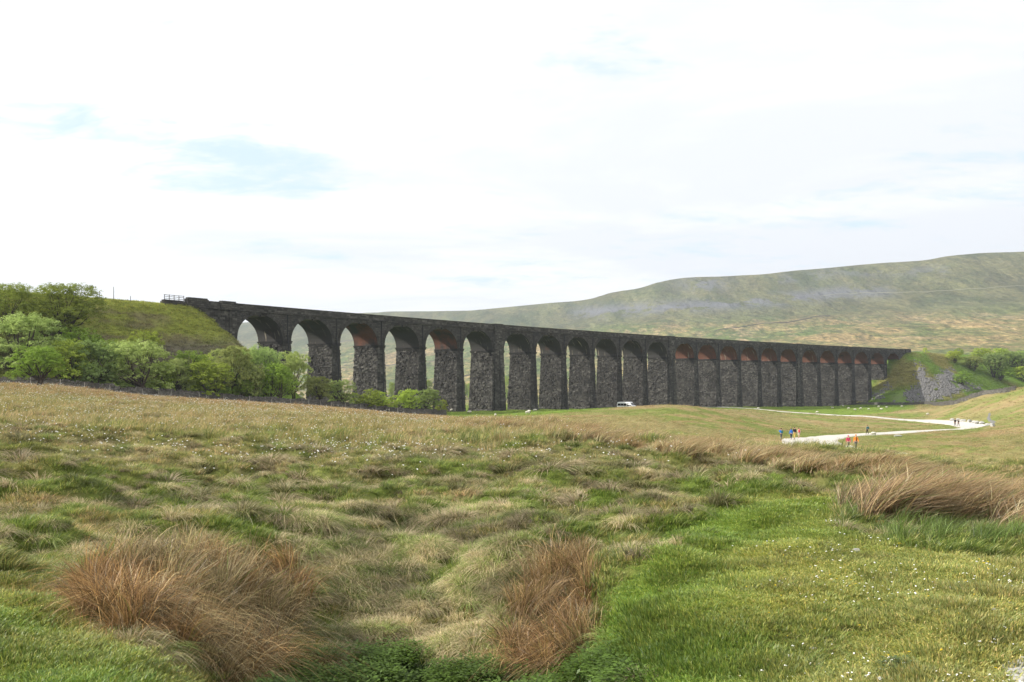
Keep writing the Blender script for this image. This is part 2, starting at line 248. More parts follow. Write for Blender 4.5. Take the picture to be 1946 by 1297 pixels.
# ------------------------------------------------------------------ object helpers
def tag(o, label=None, cat=None, group=None, kind=None):
    for k_, v_ in (('label', label), ('category', cat), ('group', group), ('kind', kind)):
        if v_: o[k_] = v_
    return o
def empty(name, loc, rz=0): 
    o = bpy.data.objects.new(name, None); COL.objects.link(o); o.location = loc; o.rotation_euler = (0, 0, rz); o.empty_display_size = .5; return o
def mesh_obj(name, verts, faces, mats, parent=None, smooth=False, link=True, mi=None):
    me = bpy.data.meshes.new(name); v = np.asarray(verts, np.float32).reshape(-1, 3)
    if isinstance(faces, np.ndarray):
        n, k_ = faces.shape; me.vertices.add(len(v)); me.vertices.foreach_set('co', v.ravel()); me.loops.add(n*k_); me.loops.foreach_set('vertex_index', faces.ravel().astype(np.int32))
        me.polygons.add(n); me.polygons.foreach_set('loop_start', np.arange(0, n*k_, k_, dtype=np.int32)); me.polygons.foreach_set('loop_total', np.full(n, k_, np.int32))
    else: me.from_pydata(v.tolist(), [], faces)
    for m in (mats if isinstance(mats, (list, tuple)) else [mats]): me.materials.append(m)
    if mi is not None: me.polygons.foreach_set('material_index', np.asarray(mi, np.int32))
    me.polygons.foreach_set('use_smooth', np.full(len(me.polygons), smooth)); me.update(calc_edges=True); me.validate()
    o = bpy.data.objects.new(name, me)
    if link: COL.objects.link(o)
    if parent is not None: o.parent = parent
    return o
def fattr(o, name, vals, dom='FACE', typ='FLOAT'):
    a = o.data.attributes.new(name, typ, dom); vals = np.asarray(vals, np.float32)
    a.data.foreach_set('value' if typ == 'FLOAT' else ('color' if typ == 'FLOAT_COLOR' else 'vector'), vals.ravel())
def rgba(c): c = np.asarray(c); return np.concatenate([c, np.ones(c.shape[:-1]+(1,))], -1)
class MB:
    def __init__(s): s.v = []; s.f = []; s.m = []; s.n = 0
    def add(s, v, f, m=0): s.v += [tuple(q) for q in v]; s.f += [tuple(i+s.n for i in q) for q in f]; s.m += [m]*len(f); s.n += len(v)
    def box(s, c, d, m=0, rz=0, M=None, taper=1.):
        x, y, z = d[0]/2, d[1]/2, d[2]/2; vs = []
        for k_ in range(8):
            t_ = taper if k_ & 4 else 1.
            p = Vector(((x if k_ & 1 else -x)*t_, (y if k_ & 2 else -y)*t_, z if k_ & 4 else -z)); p.rotate(Matrix.Rotation(rz, 3, 'Z')); p += Vector(c); vs.append(M @ p if M else p)
        s.add(vs, [(0, 2, 3, 1), (4, 5, 7, 6), (0, 1, 5, 4), (2, 6, 7, 3), (0, 4, 6, 2), (1, 3, 7, 5)], m)
    def tube(s, pts, rad, n=6, m=0, cap=True):
        pts = [Vector(p) for p in pts]; vs = []; fs = []
        for i, p in enumerate(pts):
            d = (pts[min(i+1, len(pts)-1)]-pts[max(i-1, 0)]).normalized(); a = d.cross(Vector((.13, .97, .2))); a.normalize(); b = d.cross(a); r = rad[i] if hasattr(rad, '__len__') else rad
            for k_ in range(n): t_ = 2*math.pi*k_/n; vs.append(p+a*math.cos(t_)*r+b*math.sin(t_)*r)
        for i in range(len(pts)-1):
            for k_ in range(n): fs.append((i*n+k_, i*n+(k_+1) % n, (i+1)*n+(k_+1) % n, (i+1)*n+k_))
        if cap: fs += [tuple(range(n))[::-1], tuple(range((len(pts)-1)*n, len(pts)*n))]
        s.add(vs, fs, m)
    def blob(s, c, r, m=0, n=8, k=6, jit=0.):
        vs = [Vector(c)+Vector((0, 0, -r[2]))]; fs = []
        for i in range(1, k):
            a = -math.pi/2+math.pi*i/k
            for j in range(n): b = 2*math.pi*j/n; q = 1+random.uniform(-jit, jit); vs.append(Vector(c)+Vector((r[0]*math.cos(a)*math.cos(b)*q, r[1]*math.cos(a)*math.sin(b)*q, r[2]*math.sin(a)*q)))
        vs.append(Vector(c)+Vector((0, 0, r[2]))); e = len(vs)-1
        for j in range(n): fs.append((0, 1+(j+1) % n, 1+j)); fs.append((e, e-n+j, e-n+(j+1) % n))
        for i in range(k-2):
            for j in range(n): a = 1+i*n; fs.append((a+j, a+(j+1) % n, a+n+(j+1) % n, a+n+j))
        s.add(vs, fs, m)
    def build(s, name, mat, parent=None, smooth=False, link=True): return mesh_obj(name, s.v, s.f, mat, parent, smooth, link, s.m if isinstance(mat, (list, tuple)) else None)

# ------------------------------------------------------------------ materials
class NT:
    def __init__(s, name): s.m = bpy.data.materials.new(name); s.m.use_nodes = True; s.t = s.m.node_tree; s.t.nodes.clear(); s.out = s.n('ShaderNodeOutputMaterial')
    def n(s, ty, **kw):
        x = s.t.nodes.new(ty)
        for a, b in kw.items(): setattr(x, a, b)
        return x
    def l(s, a, b): s.t.links.new(a, b)
    def val(s, x, sock):
        if isinstance(x, bpy.types.NodeSocket): s.l(x, sock)
        elif isinstance(x, (int, float)): sock.default_value = x
        else: sock.default_value = tuple(x)+((1,) if len(x) == 3 and sock.type == 'RGBA' else ())
    def math(s, op, a, b=0., clamp=False):
        m = s.n('ShaderNodeMath', operation=op, use_clamp=clamp); s.val(a, m.inputs[0]); s.val(b, m.inputs[1]); return m.outputs[0]
    def mix(s, f, a, b, bt='MIX'):
        m = s.n('ShaderNodeMix', data_type='RGBA', blend_type=bt); s.val(f, m.inputs['Factor']); s.val(a, m.inputs['A']); s.val(b, m.inputs['B']); return m.outputs['Result']
    def rng(s, f, a, b, c=0., d=1.): m = s.n('ShaderNodeMapRange'); s.val(f, m.inputs[0]); [s.val(q, m.inputs[i+1]) for i, q in enumerate((a, b, c, d))]; return m.outputs[0]
    def pos(s): return s.n('ShaderNodeNewGeometry').outputs['Position']
    def noise(s, vec, scale, detail=4, rough=.55, stretch=None):
        if stretch: mp = s.n('ShaderNodeMapping'); s.l(vec, mp.inputs[0]); mp.inputs['Scale'].default_value = stretch; vec = mp.outputs[0]
        x = s.n('ShaderNodeTexNoise'); s.l(vec, x.inputs['Vector']); x.inputs['Scale'].default_value = scale; x.inputs['Detail'].default_value = detail; x.inputs['Roughness'].default_value = rough; return x.outputs['Fac']
    def attr(s, name, ty='GEOMETRY', o='Fac'): x = s.n('ShaderNodeAttribute', attribute_name=name, attribute_type=ty); return x.outputs[o]
    def bump(s, h, dist, strength=1.): b = s.n('ShaderNodeBump'); s.val(h, b.inputs['Height']); b.inputs['Distance'].default_value = dist; b.inputs['Strength'].default_value = strength; return b.outputs[0]
    def prin(s, col, rough=.85, spec=.2, normal=None, **kw):
        p = s.n('ShaderNodeBsdfPrincipled'); s.val(col, p.inputs['Base Color']); s.val(rough, p.inputs['Roughness']); p.inputs['Specular IOR Level'].default_value = spec
        for a, b in kw.items(): s.val(b, p.inputs[a.replace('_', ' ')])
        if normal is not None: s.l(normal, p.inputs['Normal'])
        s.l(p.outputs[0], s.out.inputs[0]); return s.m
def simple(name, col, rough=.7, spec=.3, var=.12, sc=30., **kw):
    t = NT(name); n = t.noise(t.n('ShaderNodeTexCoord').outputs['Object'], sc, 3)
    a = [q*(1-var) for q in col]; b = [min(q*(1+var), 1) for q in col]
    return t.prin(t.mix(n, a, b), rough, spec, **kw)
def stone_mat(name, dark, light, lime=.0):
    t = NT(name); p = t.pos(); tone = t.attr('tone'); n = t.noise(p, .35, 5); n2 = t.noise(p, 3.2, 5)
    st = t.noise(p, .9, 4, .6, (1, 1, .12))
    c = t.mix(t.math('MULTIPLY', tone, t.rng(n2, .2, .8, .5, 1.2), True), dark, light)
    c = t.mix(t.rng(n, .42, .68, 0, .65), c, [q*.62 for q in dark])
    c = t.mix(t.rng(st, .58, .72, 0, .55), c, [q*.5 for q in dark])
    c = t.mix(t.rng(t.noise(p, 1.6, 6), .66, .74, 0, .5), c, (.15, .145, .12))
    return t.prin(c, .92, .15, t.bump(t.noise(p, 6, 5), .06, .6))
M_STONE = stone_mat('rock_faced_gritstone', (.036, .034, .031), (.158, .150, .134))
M_WALL = stone_mat('drystone', (.10, .095, .085), (.27, .255, .225))
def ashlar():
    t = NT('coursed_gritstone'); uvn = t.n('ShaderNodeUVMap', uv_map='UVMap').outputs[0]; b = t.n('ShaderNodeTexBrick', offset=.5)
    t.l(uvn, b.inputs['Vector']); b.inputs['Scale'].default_value = 1.; b.inputs['Brick Width'].default_value = .95; b.inputs['Row Height'].default_value = .42; b.inputs['Mortar Size'].default_value = .03
    b.inputs['Color1'].default_value = (.044, .042, .039, 1); b.inputs['Color2'].default_value = (.105, .098, .086, 1); b.inputs['Mortar'].default_value = (.018, .018, .017, 1)
    p = t.pos(); c = t.mix(t.rng(t.noise(p, .3, 5), .4, .7, 0, .7), b.outputs['Color'], (.032, .031, .03))
    c = t.mix(t.rng(t.noise(p, .7, 4, .6, (1, 1, .15)), .6, .74, 0, .5), c, (.11, .105, .09))
    c = t.mix(t.rng(t.noise(p, 2.2, 6), .68, .76, 0, .6), c, (.17, .165, .14))
    h = t.math('ADD', t.math('MULTIPLY', b.outputs['Fac'], -.6), t.math('ADD', t.noise(uvn, 1.7, 5), t.math('MULTIPLY', t.noise(p, 5, 4), .5)))
    return t.prin(c, .9, .15, t.bump(h, .14, .9))
M_ASH = ashlar()
def brick(name, soot, lime):
    t = NT(name); uvn = t.n('ShaderNodeUVMap', uv_map='UVMap').outputs[0]; b = t.n('ShaderNodeTexBrick'); t.l(uvn, b.inputs['Vector']); b.inputs['Scale'].default_value = 1
    b.inputs['Brick Width'].default_value = .24; b.inputs['Row Height'].default_value = .085; b.inputs['Mortar Size'].default_value = .008
    b.inputs['Color1'].default_value = (.150, .062, .040, 1); b.inputs['Color2'].default_value = (.105, .045, .032, 1); b.inputs['Mortar'].default_value = (.12, .07, .05, 1)
    c = b.outputs['Color']
    c = t.mix(t.rng(t.noise(uvn, .22, 5), .62-soot*.45, .78-soot*.38), c, (.045, .043, .04))
    c = t.mix(t.rng(t.noise(uvn, 1.5, 4, .6, (1, .12, 1)), .70-lime*.22, .80-lime*.18, 0, .75), c, (.36, .31, .24))
    c = t.mix(t.rng(t.noise(uvn, .9, 4, .6, (1, .2, 1)), .5, .75, 0, .6), c, (.05, .042, .036))
    return t.prin(c, .9, .15)
M_BRK = [brick('red_brick_soffit', .1, .55), brick('red_brick_soffit_clean', .12, .2), brick('brown_brick_soffit', .45, .1), brick('sooty_brick_soffit', 1., .45)]
def veg(name, trans=.35, attr=True, rough=.7, mul=1.):
    t = NT(name); col = t.attr('tint', 'INSTANCER', 'Color') if attr else None
    bc = t.attr('bcol', 'GEOMETRY', 'Color')
    c = t.mix(1., col, bc, 'MULTIPLY') if attr else bc
    d = t.n('ShaderNodeBsdfDiffuse'); t.l(c, d.inputs[0]); tr = t.n('ShaderNodeBsdfTranslucent'); t.l(c, tr.inputs[0])
    m = t.n('ShaderNodeMixShader'); m.inputs[0].default_value = trans; t.l(d.outputs[0], m.inputs[1]); t.l(tr.outputs[0], m.inputs[2])
    g = t.n('ShaderNodeBsdfGlossy'); g.inputs['Roughness'].default_value = .5; g.inputs[0].default_value = (1, 1, 1, 1); m2 = t.n('ShaderNodeMixShader'); m2.inputs[0].default_value = .03
    t.l(m.outputs[0], m2.inputs[1]); t.l(g.outputs[0], m2.inputs[2]); t.l(m2.outputs[0], t.out.inputs[0]); return t.m
M_GRASS = veg('grass_blades'); M_WHITE = simple('cotton_white', (.85, .84, .8), .9, .1); M_YEL = simple('flower_yellow', (.7, .5, .03), .8, .1)
def leafmat(name, c0, c1, c2):
    t = NT(name); oi = t.n('ShaderNodeObjectInfo').outputs['Random']; tone = t.attr('tone')
    c = t.mix(tone, c0, c1); c = t.mix(t.rng(t.noise(t.pos(), .35, 3), .35, .65), c, c2)
    hs_ = t.n('ShaderNodeHueSaturation'); t.l(c, hs_.inputs['Color']); t.l(t.rng(oi, 0, 1, .475, .515), hs_.inputs['Hue']); t.l(t.rng(t.math('FRACT', t.math('MULTIPLY', oi, 7.3)), 0, 1, .72, 1.2), hs_.inputs['Value'])
    c = hs_.outputs[0]; d = t.n('ShaderNodeBsdfDiffuse'); t.l(c, d.inputs[0]); tr = t.n('ShaderNodeBsdfTranslucent'); t.l(c, tr.inputs[0])
    m = t.n('ShaderNodeMixShader'); m.inputs[0].default_value = .38; t.l(d.outputs[0], m.inputs[1]); t.l(tr.outputs[0], m.inputs[2]); t.l(m.outputs[0], t.out.inputs[0]); return t.m
M_LEAF = [leafmat('willow_leaves', (.27, .36, .10), (.43, .50, .20), (.33, .42, .12)), leafmat('hawthorn_leaves', (.25, .36, .05), (.40, .50, .095), (.32, .43, .07)), leafmat('dark_leaves', (.17, .26, .04), (.31, .41, .09), (.24, .33, .06))]
M_BARK = simple('bark', (.075, .06, .045), .9, .1, .4, 5)
# ------------------------------------------------------------------ terrain sheet
nx, ny = len(GX), len(GY)
idx = np.arange(nx*ny).reshape(ny, nx)
fc = np.stack([idx[:-1, :-1], idx[:-1, 1:], idx[1:, 1:], idx[1:, :-1]], -1).reshape(-1, 4)
def ground_mat():
    t = NT('ground'); p = t.pos(); c = t.attr('gcol', 'GEOMETRY', 'Color'); n = t.noise(p, 3, 6, .7); n2 = t.noise(p, .06, 6, .65)
    c = t.mix(1., c, t.mix(n, (.55, .55, .55), (1.35, 1.35, 1.3)), 'MULTIPLY'); c = t.mix(1., c, t.mix(n2, (.72, .76, .78), (1.3, 1.24, 1.22)), 'MULTIPLY')
    hm = t.attr('hillm'); um = t.attr('upm'); rkm = t.attr('rockm')
    ns = t.noise(p, .006, 14, .72, (1, .4, 1.6)); nf = t.noise(p, .022, 12, .75, (1, .3, 1.2)); ng = t.noise(p, .009, 14, .74, (1.6, .35, .3))
    h = t.mix(t.rng(ns, .44, .56), (.085, .125, .035), (.27, .205, .095)); h = t.mix(t.rng(ng, .51, .60, 0, .8), h, (.085, .12, .032)); h = t.mix(t.rng(nf, .54, .64, 0, .8), h, (.36, .27, .16))
    fa_ = t.noise(p, .11, 8, .8, (1, .35, 1.5)); fb_ = t.noise(p, .045, 10, .75, (.6, .6, 1.5))
    h = t.mix(1., h, t.mix(t.rng(fa_, .36, .64), (.5, .55, .5), (1.5, 1.42, 1.45)), 'MULTIPLY'); h = t.mix(t.rng(fb_, .54, .60, 0, .6), h, (.10, .13, .04))
    h = t.mix(t.math('MULTIPLY', um, .85), h, t.mix(t.rng(ng, .44, .58), (.05, .065, .028), (.14, .14, .065)))
    h = t.mix(t.rng(t.noise(p, .02, 12, .75, (1, .3, 1)), .55, .63, 0, .65), h, (.05, .055, .03))
    h = t.mix(1., h, t.mix(t.rng(fa_, .38, .62), (.62, .64, .62), (1.35, 1.3, 1.3)), 'MULTIPLY')
    h = t.mix(t.math('MULTIPLY', rkm, t.rng(t.noise(p, .014, 14, .78, (1, .4, 1)), .47, .52), True), h, (.125, .128, .142))
    c = t.mix(t.math('MULTIPLY', hm, .92), c, h)
    b1 = t.n('ShaderNodeBump'); t.l(t.math('MULTIPLY', t.math('ADD', t.noise(p, .012, 12, .62, (1, .55, 1)), t.math('MULTIPLY', t.noise(p, .004, 8, .6, (1, .35, 1)), 2.)), hm), b1.inputs['Height']); b1.inputs['Distance'].default_value = 26
    b2 = t.n('ShaderNodeBump'); t.l(t.noise(p, 2.5, 7, .7), b2.inputs['Height']); b2.inputs['Distance'].default_value = .25; b2.inputs['Strength'].default_value = .8; t.l(b1.outputs[0], b2.inputs['Normal'])
    return t.prin(c, .95, .05, b2.outputs[0])
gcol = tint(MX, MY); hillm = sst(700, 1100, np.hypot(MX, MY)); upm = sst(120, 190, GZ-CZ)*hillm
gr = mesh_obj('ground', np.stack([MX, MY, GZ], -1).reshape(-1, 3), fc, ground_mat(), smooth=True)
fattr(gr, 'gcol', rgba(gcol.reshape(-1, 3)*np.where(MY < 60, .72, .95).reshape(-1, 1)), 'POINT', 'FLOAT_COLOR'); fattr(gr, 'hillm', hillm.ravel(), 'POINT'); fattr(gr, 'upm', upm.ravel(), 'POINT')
_u, _v = uv(MX, MY, GZ); _vb = np.interp(_u, [900, 1090, 1330, 1480, 1600, 1750, 1946], [603, 598, 583, 572, 558, 556, 545])
rockm = np.exp(-((_v-_vb+2)/12.)**2)*(_u > 1050)*(_u < 1740)*sst(1060, 1120, _u)*sst(1740, 1640, _u)+np.exp(-(((_u-1335)/45)**2+((_v-540)/14)**2))+.6*np.exp(-((_v-(_vb-40))/9.)**2)*(_u > 1480)*(_u < 1800)
fattr(gr, 'rockm', (rockm*(MY > 1400)).ravel(), 'POINT'); tag(gr, kind='structure')

# ------------------------------------------------------------------ paths
def drape(name, pts, mat, lift=.05, nw=6, camber=0.):
    pts = [(a, b, c*(1.8 if mat.name == 'crushed_limestone' else 1)) for a, b, c in pts]
    """pts: (x, y, width) along the middle"""
    q = []; 
    for a, b in zip(pts[:-1], pts[1:]):
        n = max(2, int(math.hypot(b[0]-a[0], b[1]-a[1])/.8))
        for i in range(n): t_ = i/n; q.append([a[j]+(b[j]-a[j])*t_ for j in range(3)])
    q.append(list(pts[-1])); q = np.array(q)
    for _ in range(30): q[1:-1] = q[1:-1]*.5+(q[:-2]+q[2:])*.25
    d = np.gradient(q[:, :2], axis=0); d /= np.linalg.norm(d, axis=1)[:, None]; nrm = np.stack([-d[:, 1], d[:, 0]], 1)
    vs = []
    jl = (fbm(np.arange(len(q))/6., np.zeros(len(q)), 3)-.5)*.5
    for j in range(nw+1):
        w = (j/nw-.5)*(q[:, 2]+jl*.6); x = q[:, 0]+nrm[:, 0]*w; y = q[:, 1]+nrm[:, 1]*w
        vs.append(np.stack([x, y, gz(x, y)+lift-(.0 if 0 < j < nw else lift+.1)], 1))
    vs = np.stack(vs, 1); n = len(q); ii = np.arange(n*(nw+1)).reshape(n, nw+1)
    f = np.stack([ii[:-1, :-1], ii[1:, :-1], ii[1:, 1:], ii[:-1, 1:]], -1).reshape(-1, 4)
    o = mesh_obj(name, vs.reshape(-1, 3), f, mat, smooth=True); tag(o, kind='structure'); return o
def path_mat():
    t = NT('crushed_limestone'); p = t.pos(); c = t.mix(t.noise(p, .5, 5), (.44, .415, .37), (.60, .57, .52)); c = t.mix(t.rng(t.noise(p, 6, 4), .4, .7, 0, .4), c, (.40, .37, .33)); return t.prin(c, .95, .05, t.bump(t.noise(p, 8, 4), .03, .5))
M_PATH = path_mat()
def pp(u, v, w, y0=90): a = P(u, v, y0); return (a.x, a.y, w)
path1 = [pp(1352, 773, 2.2, 250), pp(1400, 775.5, 3.2, 250), pp(1460, 780, 3.0, 200), pp(1560, 787.5, 2.8), pp(1660, 793, 2.8), pp(1760, 800, 2.8), pp(1830, 807, 3.0), pp(1862, 811.5, 3.6), pp(1835, 815.5, 3.4), pp(1760, 819, 2.9), pp(1660, 825.5, 2.7), pp(1580, 831, 3.0), pp(1555, 834.5, 4.2), pp(1533, 839.5, 5.2), pp(1545, 846, 4.6), pp(1590, 853.5, 3.2), pp(1640, 859, 3.0), pp(1700, 867, 3.0), pp(1730, 872, 2.4)]
path = drape('path', path1, M_PATH, .09, 16)
path2 = drape('path', [pp(1868, 811.5, 2.6), pp(1886, 807, 2.0), pp(1889, 803, 1.5), pp(1880, 798, 1.1), pp(1877, 793, 1.0), pp(1884, 789, .9), pp(1880, 786, .8)], simple('grey_track_stone', (.17, .165, .155), .9, .1, .3, 8), .05, 4)
path3 = drape('path', [pp(1405, 776.5, 3, 250), (*line(s_p[14]-7.7, -9), 3.2), (*line(s_p[14]-7.7, 4), 3.4), (*line(s_p[14]-7.7, 24), 3.2)], M_PATH, .08)
bench = drape('path', [(*P(u, v, 1200, 2600).xy, 1.3) for u, v in ((1560, 562), (1640, 556.5), (1720, 556), (1800, 553), (1880, 548), (1980, 543))], simple('pale_hill_track', (.19, .185, .13), .9, .1, .2, .1), .9, 4)

# ------------------------------------------------------------------ rock-faced masonry
def blocks(rows, fn, prot=(.02, .13), inset=.05, tilt=.05, r=rng):
    """rows: list of (z0, z1, a0, a1, nblocks) ; fn(a, z, o) -> (x, y, z) arrays. returns verts, faces, tone"""
    A0, A1, Z0, Z1 = [], [], [], []
    for z0, z1, a0, a1, n in rows:
        c = np.linspace(0, 1, n+1); c[1:-1] += r.uniform(-.32, .32, n-1)/n if n > 1 else 0; c = a0+(a1-a0)*c
        A0 += list(c[:-1]); A1 += list(c[1:]); Z0 += [z0]*n; Z1 += [z1]*n
    A0, A1, Z0, Z1 = map(np.array, (A0, A1, Z0, Z1)); n = len(A0); ia = inset*np.minimum((A1-A0), .6)/.5; iz = inset*np.minimum((Z1-Z0), .6)/.5
    pr = r.uniform(prot[0], prot[1], n)*(1+.9*(r.random(n) < .12)); t1 = r.uniform(-tilt, tilt, (4, n))
    cor = [(A0, Z0, np.zeros(n)), (A1, Z0, np.zeros(n)), (A1, Z1, np.zeros(n)), (A0, Z1, np.zeros(n)),
           (A0+ia, Z0+iz, np.maximum(pr+t1[0], .01)), (A1-ia, Z0+iz, np.maximum(pr+t1[1], .01)), (A1-ia, Z1-iz, np.maximum(pr+t1[2], .01)), (A0+ia, Z1-iz, np.maximum(pr+t1[3], .01))]
    V = np.stack([np.stack(fn(*c_), -1) for c_ in cor], 1).reshape(-1, 3)
    fb = np.array([(4, 5, 6, 7), (0, 1, 5, 4), (1, 2, 6, 5), (2, 3, 7, 6), (3, 0, 4, 7)]); Fs = (np.arange(n)[:, None, None]*8+fb[None]).reshape(-1, 4)
    tone = np.repeat(np.clip(r.normal(.32, .22, n)+.5*(r.random(n) < .1), 0, 1), 5); return V, Fs, tone
def merge(parts):
    V = []; Fs = []; T = []; n = 0
    for v, f, t_ in parts: V.append(v); Fs.append(f+n); T.append(t_); n += len(v)
    return np.concatenate(V), np.concatenate(Fs), np.concatenate(T)
def block_obj(name, parts, mat, parent): V, Fs, T = merge(parts); o = mesh_obj(name, V, Fs, mat, parent); fattr(o, 'tone', T); return o
# ------------------------------------------------------------------ the viaduct
vx, vy = [float(q) for q in line(SL/2, WB/2)]
VIA = empty('railway_viaduct', (vx, vy, CZ-5)); VO = Vector((vx, vy, CZ-5))
tag(VIA, 'long dark stone railway viaduct with a row of tall round arches across the valley', 'viaduct')
def vpt(s, t, z): x, y = line(s, t); return x-vx, y-vy, np.asarray(z, float)+0*x-(CZ-5)
def zi(s): return ztop(s)-7.88            # springing
BRK = {2: 2, 4: 2, 12: 0, 13: 1, 14: 0, 15: 0, 16: 0, 17: 1, 18: 0, 19: 1, 20: 1, 21: 1, 22: 1, 23: 1}
def half(i): return 1.25+(1.3 if i in WIDE else 0)
def strip_obj(name, SS, T, Z, mat, parent, uvs=None):
    x, y, z = vpt(SS, T, Z); V = np.stack([x, y, z], -1); a, b = SS.shape; ii = np.arange(a*b).reshape(a, b)
    f = np.stack([ii[:-1, :-1], ii[1:, :-1], ii[1:, 1:], ii[:-1, 1:]], -1).reshape(-1, 4); return V.reshape(-1, 3), f, uvs.reshape(-1, 2)
def uvmesh(name, parts, mats, parent):
    V = []; Fs = []; U = []; MI = []; n = 0
    for (v, f, u_), m in parts: V.append(v); Fs.append(f+n); U.append(u_); MI.append(np.full(len(f), m)); n += len(v)
    V = np.concatenate(V); Fs = np.concatenate(Fs); U = np.concatenate(U); o = mesh_obj(name, V, Fs, mats, parent, mi=np.concatenate(MI))
    l = o.data.uv_layers.new(name='UVMap'); li = np.zeros(len(o.data.loops), np.int32); o.data.loops.foreach_get('vertex_index', li); l.data.foreach_set('uv', U[li].ravel().astype(np.float32)); return o
DROP = 1.45                                # parapet and cornice above the spandrel
for b in range(24):
    sa, sb = s_p[b]+half(b)*(b > 0), s_p[b+1]-half(b+1)*(b+1 < 24); 
    if b == 0: sa = 1.25
    if b == 23: sb = SL-1.25
    sm = (sa+sb)/2; hw = (sb-sa)/2; rise = 5.75; n = 28
    th = np.linspace(math.pi, 0, n+1); si = sm+hw*np.cos(th); z0 = zi(sm); zi_ = z0+rise*np.sin(th)**.92
    so_ = np.concatenate([[s_p[b] if b else 0], si, [s_p[b+1]]]); zb = np.concatenate([[z0], zi_, [z0]])
    parts = []
    for tt in (0., WB):
        SSg = np.stack([so_, so_], 1); ZZ = np.stack([zb, ztop(so_)-DROP], 1)
        uvv = np.stack([SSg, ZZ], -1); parts.append((strip_obj('', SSg, np.full_like(SSg, tt), ZZ, None, None, uvv), 0))
    tg = np.linspace(0, WB, 5); SSg = np.repeat(si[:, None], 5, 1); ZZ = np.repeat(zi_[:, None], 5, 1); TTg = np.repeat(tg[None], n+1, 0)
    arc = np.concatenate([[0], np.cumsum(np.hypot(np.diff(si), np.diff(zi_)))]); uvv = np.stack([TTg+b*37.1, np.repeat(arc[:, None], 5, 1)], -1)
    parts.append((strip_obj('', SSg, TTg, ZZ, None, None, uvv), 1))
    arch = uvmesh('arch', parts, [M_ASH, M_BRK[BRK.get(b, 3)]], VIA)
    # voussoir ring, proud of the spandrel on both faces
    for tt, sg in ((0., -1), (WB, 1)):
        nb = 31; rp = []
        for k in range(nb):
            a0, a1 = math.pi*(1-k/nb), math.pi*(1-(k+.93)/nb); pr = .07+random.uniform(0, .04); q = []
            for rr, o_ in ((0, 0), (.78, 0), (0, pr), (.78, pr)):
                for a in (a0, a1): q.append((sm+(hw+rr)*math.cos(a), tt+sg*o_, z0+(rise+rr)*math.sin(a)**.92))
            q = np.array(q); x, y, z = vpt(q[:, 0], q[:, 1], q[:, 2]); f = np.array([(4, 5, 7, 6), (0, 4, 6, 2), (1, 3, 7, 5), (2, 6, 7, 3), (0, 1, 5, 4)])
            rp.append((np.stack([x, y, z], -1), f, np.full(5, random.uniform(0, .45))))
        block_obj('arch_ring', rp, M_STONE, arch)
    # square stone-framed putlog holes high on the spandrel; inner shade painted as a near-black panel
    for ds in (-hw*.62, 0, hw*.62):
        zc = ztop(sm+ds)-2.35-(.45 if ds else 0); m = MB()
        a = .38 if ds else .22
        for (p, q, w_, h_) in ((-a, 0, .12, 2*a+.2), (a, 0, .12, 2*a+.2), (0, a, 2*a-.12, .12), (0, -a, 2*a-.12, .12), (0, 0, 2*a-.12, 2*a-.12)):
            dep = .10 if w_ == .12 or h_ == .12 else .02
            mi = 0 if dep > .05 else 1
            vs = [vpt(sm+ds+p+x*w_/2, -.002+y*(-dep), zc+q+z*h_/2) for x in (-1, 1) for y in (0, 1) for z in (-1, 1)]
            m.add([tuple(map(float, v_)) for v_ in vs], [(0, 1, 3, 2), (4, 6, 7, 5), (0, 4, 5, 1), (2, 3, 7, 6), (0, 2, 6, 4), (1, 5, 7, 3)], mi)
        m.build('putlog_hole', [M_ASH, simple('painted_hole_shade', (.008, .008, .008), 1, 0)], arch) if b < 18 else None
def pier_base(i):
    x, y = line(s_p[i]+np.array([-4, -4, 0, 0, 4, 4]), np.array([-1, WB+1]*3)); return float(np.min(gz(x, y)))-1.2
